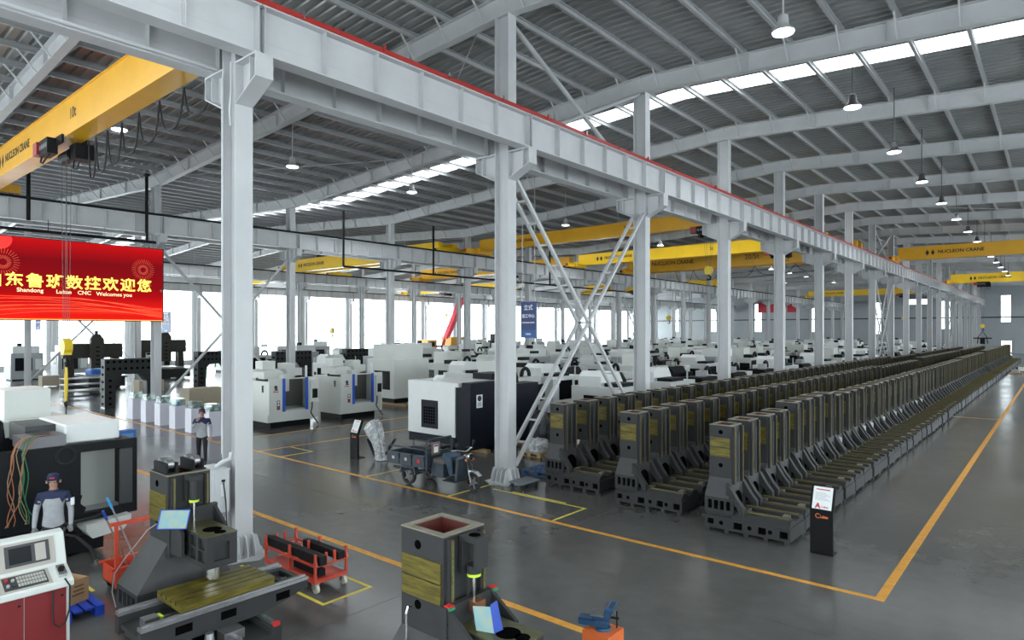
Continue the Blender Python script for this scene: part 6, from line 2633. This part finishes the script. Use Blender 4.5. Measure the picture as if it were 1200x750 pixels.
def person(label, loc, rz, arms, legs, glove=False):
    """figure 1.74 m tall facing local -Y; arms/legs: joint positions for the two sides (-1 = own right)"""
    V, E_, Rad, Seg = [], [], [], []

    def v(p, r):
        V.append(Vector(p))
        Rad.append(r if isinstance(r, tuple) else (r, r))
        return len(V) - 1

    def chain(start, pts, mi):
        a = start
        for p, r in pts:
            b_ = v(p, r)
            E_.append((a, b_))
            Seg.append((V[a].copy(), V[b_].copy(), mi))
            a = b_
        return a
    pel = v((0, 0.0, 0.93), (0.155, 0.115))
    chest = chain(pel, [((0, 0.0, 1.08), (0.15, 0.11)), ((0, 0.0, 1.24), (0.17, 0.12))], 2)
    up = chain(chest, [((0, 0.0, 1.36), (0.17, 0.11)), ((0, 0.01, 1.45), (0.095, 0.08))], 1)
    neck = chain(up, [((0, 0.0, 1.51), 0.055)], 0)
    hd = chain(neck, [((0, -0.015, 1.57), (0.066, 0.08)), ((0, -0.02, 1.65), (0.08, 0.1)), ((0, -0.01, 1.715), (0.06, 0.075))], 0)
    for s_ in (-1, 1):
        hip, knee, ank, toe = legs[s_]
        chain(pel, [(hip, 0.095), (tuple((Vector(hip) + Vector(knee)) / 2), 0.085), (knee, 0.066), (tuple((Vector(knee) * 0.6 + Vector(ank) * 0.4)), 0.064), (ank, 0.052)], 3)
        a = len(V) - 1
        chain(a, [((toe[0] * 0.5 + ank[0] * 0.5, toe[1] * 0.5 + ank[1] * 0.5, 0.05), 0.048), (toe, 0.038)], 4)
        sh, el, wr, hand = [Vector(p) for p in arms[s_]]
        chain(up - 1, [(sh, 0.068), (sh.lerp(el, 0.5), 0.058)], 1)
        chain(len(V) - 1, [(el, 0.05), (el.lerp(wr, 0.5), 0.046), (wr, 0.036)], 2)
        w = len(V) - 1
        d = (hand - wr).normalized()
        palm = wr + d * 0.075
        pi = chain(w, [(wr + d * 0.03, 0.026), (palm, (0.036, 0.022))], 5 if glove else 0)
        side = d.cross(Vector((0, 1, 0.3))).normalized()
        nrm = d.cross(side).normalized()
        for k, ln in enumerate((0.062, 0.072, 0.068, 0.052)):
            o_ = side * (-0.027 + 0.018 * k)
            b0 = palm + o_ + d * 0.012
            chain(pi, [(b0, 0.0095), (b0 + d * ln * 0.5 - nrm * 0.006, 0.009), (b0 + d * ln * 0.9 - nrm * 0.022, 0.008)], 5 if glove else 0)
        th0 = wr + d * 0.035 - side * 0.03 * s_
        chain(w + 1, [(th0, 0.0115), (th0 + d * 0.035 - side * 0.02 * s_, 0.0105), (th0 + d * 0.06 - side * 0.025 * s_ - nrm * 0.008, 0.009)], 5 if glove else 0)
    me = bpy.data.meshes.new('figure')
    me.from_pydata(V, E_, [])
    tmp = bpy.data.objects.new('figure_tmp', me)
    C.objects.link(tmp)
    tmp.modifiers.new('skin', 'SKIN').use_smooth_shade = True
    for i, sv in enumerate(me.skin_vertices[0].data):
        sv.radius = Rad[i]
        sv.use_root = i == 0
    sb = tmp.modifiers.new('sub', 'SUBSURF')
    sb.levels = sb.render_levels = 1
    bpy.context.view_layer.update()
    dg = bpy.context.evaluated_depsgraph_get()
    nm = bpy.data.meshes.new_from_object(tmp.evaluated_get(dg))
    bpy.data.objects.remove(tmp)
    nm.materials.clear()
    for m_ in PM:
        nm.materials.append(m_)
    for p in nm.polygons:
        c = p.center
        best, bi = 9, 0
        for a, b_, mi in Seg:
            ab = b_ - a
            tt = max(0, min(1, (c - a).dot(ab) / max(ab.length_squared, 1e-9)))
            dd_ = (a + ab * tt - c).length - (0.0 if mi in (0, 5) else 0.01)
            if dd_ < best:
                best, bi = dd_, mi
        if bi in (1, 2) and abs(c.x) < 0.2 and c.z > 0.86:
            bi = 1 if c.z > 1.33 else 2
        if bi == 3 and c.z > 0.9:
            bi = 2
        p.material_index = bi
        p.use_smooth = True
    t = thing('person', label, 'person', loc, rz)
    o = bpy.data.objects.new('body', nm)
    C.objects.link(o)
    o.parent = t
    # cap with a peak, hair, face
    g = MB()
    n = 16
    vs = []
    prof = [(1.0, 0.0), (1.02, 0.03), (0.95, 0.065), (0.7, 0.09), (0.3, 0.1)]
    for k, z in prof:
        vs += [(0.092 * k * math.cos(2 * PI * i / n), -0.015 + 0.112 * k * math.sin(2 * PI * i / n), 1.672 + z) for i in range(n)]
    fs = []
    for k in range(len(prof) - 1):
        fs += [(k * n + i, k * n + (i + 1) % n, (k + 1) * n + (i + 1) % n, (k + 1) * n + i) for i in range(n)]
    fs += [tuple(range(n - 1, -1, -1)), tuple(range((len(prof) - 1) * n, len(prof) * n))]
    g.add(vs, fs)
    cp = g.build('cap', NAVY, t, True)
    g = MB()
    g.prism([(-0.075, -0.09), (0.075, -0.09), (0.065, -0.16), (0.03, -0.185), (-0.03, -0.185), (-0.065, -0.16)], 'z', 1.668, 1.678)
    g.build('peak', NAVY, cp)
    g = MB()
    g.box(-0.035, 0.035, -0.131, -0.124, 1.695, 1.715)
    g.build('cap_badge', REDS, cp)
    g = MB()
    g.lathe([(0.086, 1.60), (0.094, 1.64), (0.092, 1.675)], (0, 0.012, 0), 14)
    g.build('hair', HAIR, t, True)
    for s_ in (-1, 1):
        g = MB()
        g.lathe([(0.004, -0.008), (0.013, 0), (0.004, 0.008)], (s_ * 0.032, -0.112, 1.628), 8)
        g.build('eye', HAIR, t)
        g = MB()
        g.cyl((s_ * 0.088, 0.0, 1.60), (s_ * 0.092, 0.004, 1.645), 0.02, 0.022, n=8)
        g.build('ear', SKIN, t)
    g = MB()
    g.prism([(-0.112, 1.635), (-0.142, 1.592), (-0.108, 1.588)], 'x', -0.014, 0.014)
    g.build('nose', SKIN, t)
    g = MB()
    g.box(-0.025, 0.025, -0.112, -0.104, 1.562, 1.571)
    g.build('mouth', LIP, t)
    g = MB()
    g.lathe([(0.085, 1.435), (0.078, 1.475), (0.07, 1.49)], (0, 0.005, 0), 14)
    g.build('collar', NAVY, t, True)
    return t


A_DOWN = lambda s_: [(s_ * 0.19, 0, 1.4), (s_ * 0.25, 0.02, 1.13), (s_ * 0.26, -0.06, 0.9), (s_ * 0.26, -0.09, 0.8)]
LEG = lambda s_, dy=0.0: [(s_ * 0.09, 0, 0.86), (s_ * 0.1, dy * 0.5 - 0.015, 0.47), (s_ * 0.11, dy + 0.02, 0.085), (s_ * 0.13, dy - 0.15, 0.04)]
person('worker standing in the aisle, black trousers, navy and grey jacket, hand at his face', (-20.6, 9.2, 0), math.radians(58),
       {-1: [(-0.19, 0, 1.4), (-0.27, -0.06, 1.16), (-0.12, -0.24, 1.38), (-0.06, -0.22, 1.48)], 1: A_DOWN(1)}, {-1: LEG(-1, 0.08), 1: LEG(1, -0.12)})
w2 = person('worker in cap, navy and grey jacket and gloves, beside the black half-wired machine', (-13.15, 3.36, 0), math.radians(66), {-1: A_DOWN(-1), 1: A_DOWN(1)}, {-1: LEG(-1), 1: LEG(1)}, glove=True)
g = MB()
g.box(0.25, 0.3, -0.04, 0.03, 1.2, 1.32)
g.build('sleeve_patch', PAPER, w2)

# ================================================================== lettering becomes plain mesh
bpy.context.view_layer.update()
dg = bpy.context.evaluated_depsgraph_get()
for o in [o for o in C.objects if o.type == 'FONT']:
    me = bpy.data.meshes.new_from_object(o.evaluated_get(dg))
    n = bpy.data.objects.new('lettering', me)
    n.parent = o.parent
    n.location, n.rotation_euler, n.scale = o.location, o.rotation_euler, o.scale
    bpy.data.objects.remove(o)
    C.objects.link(n)
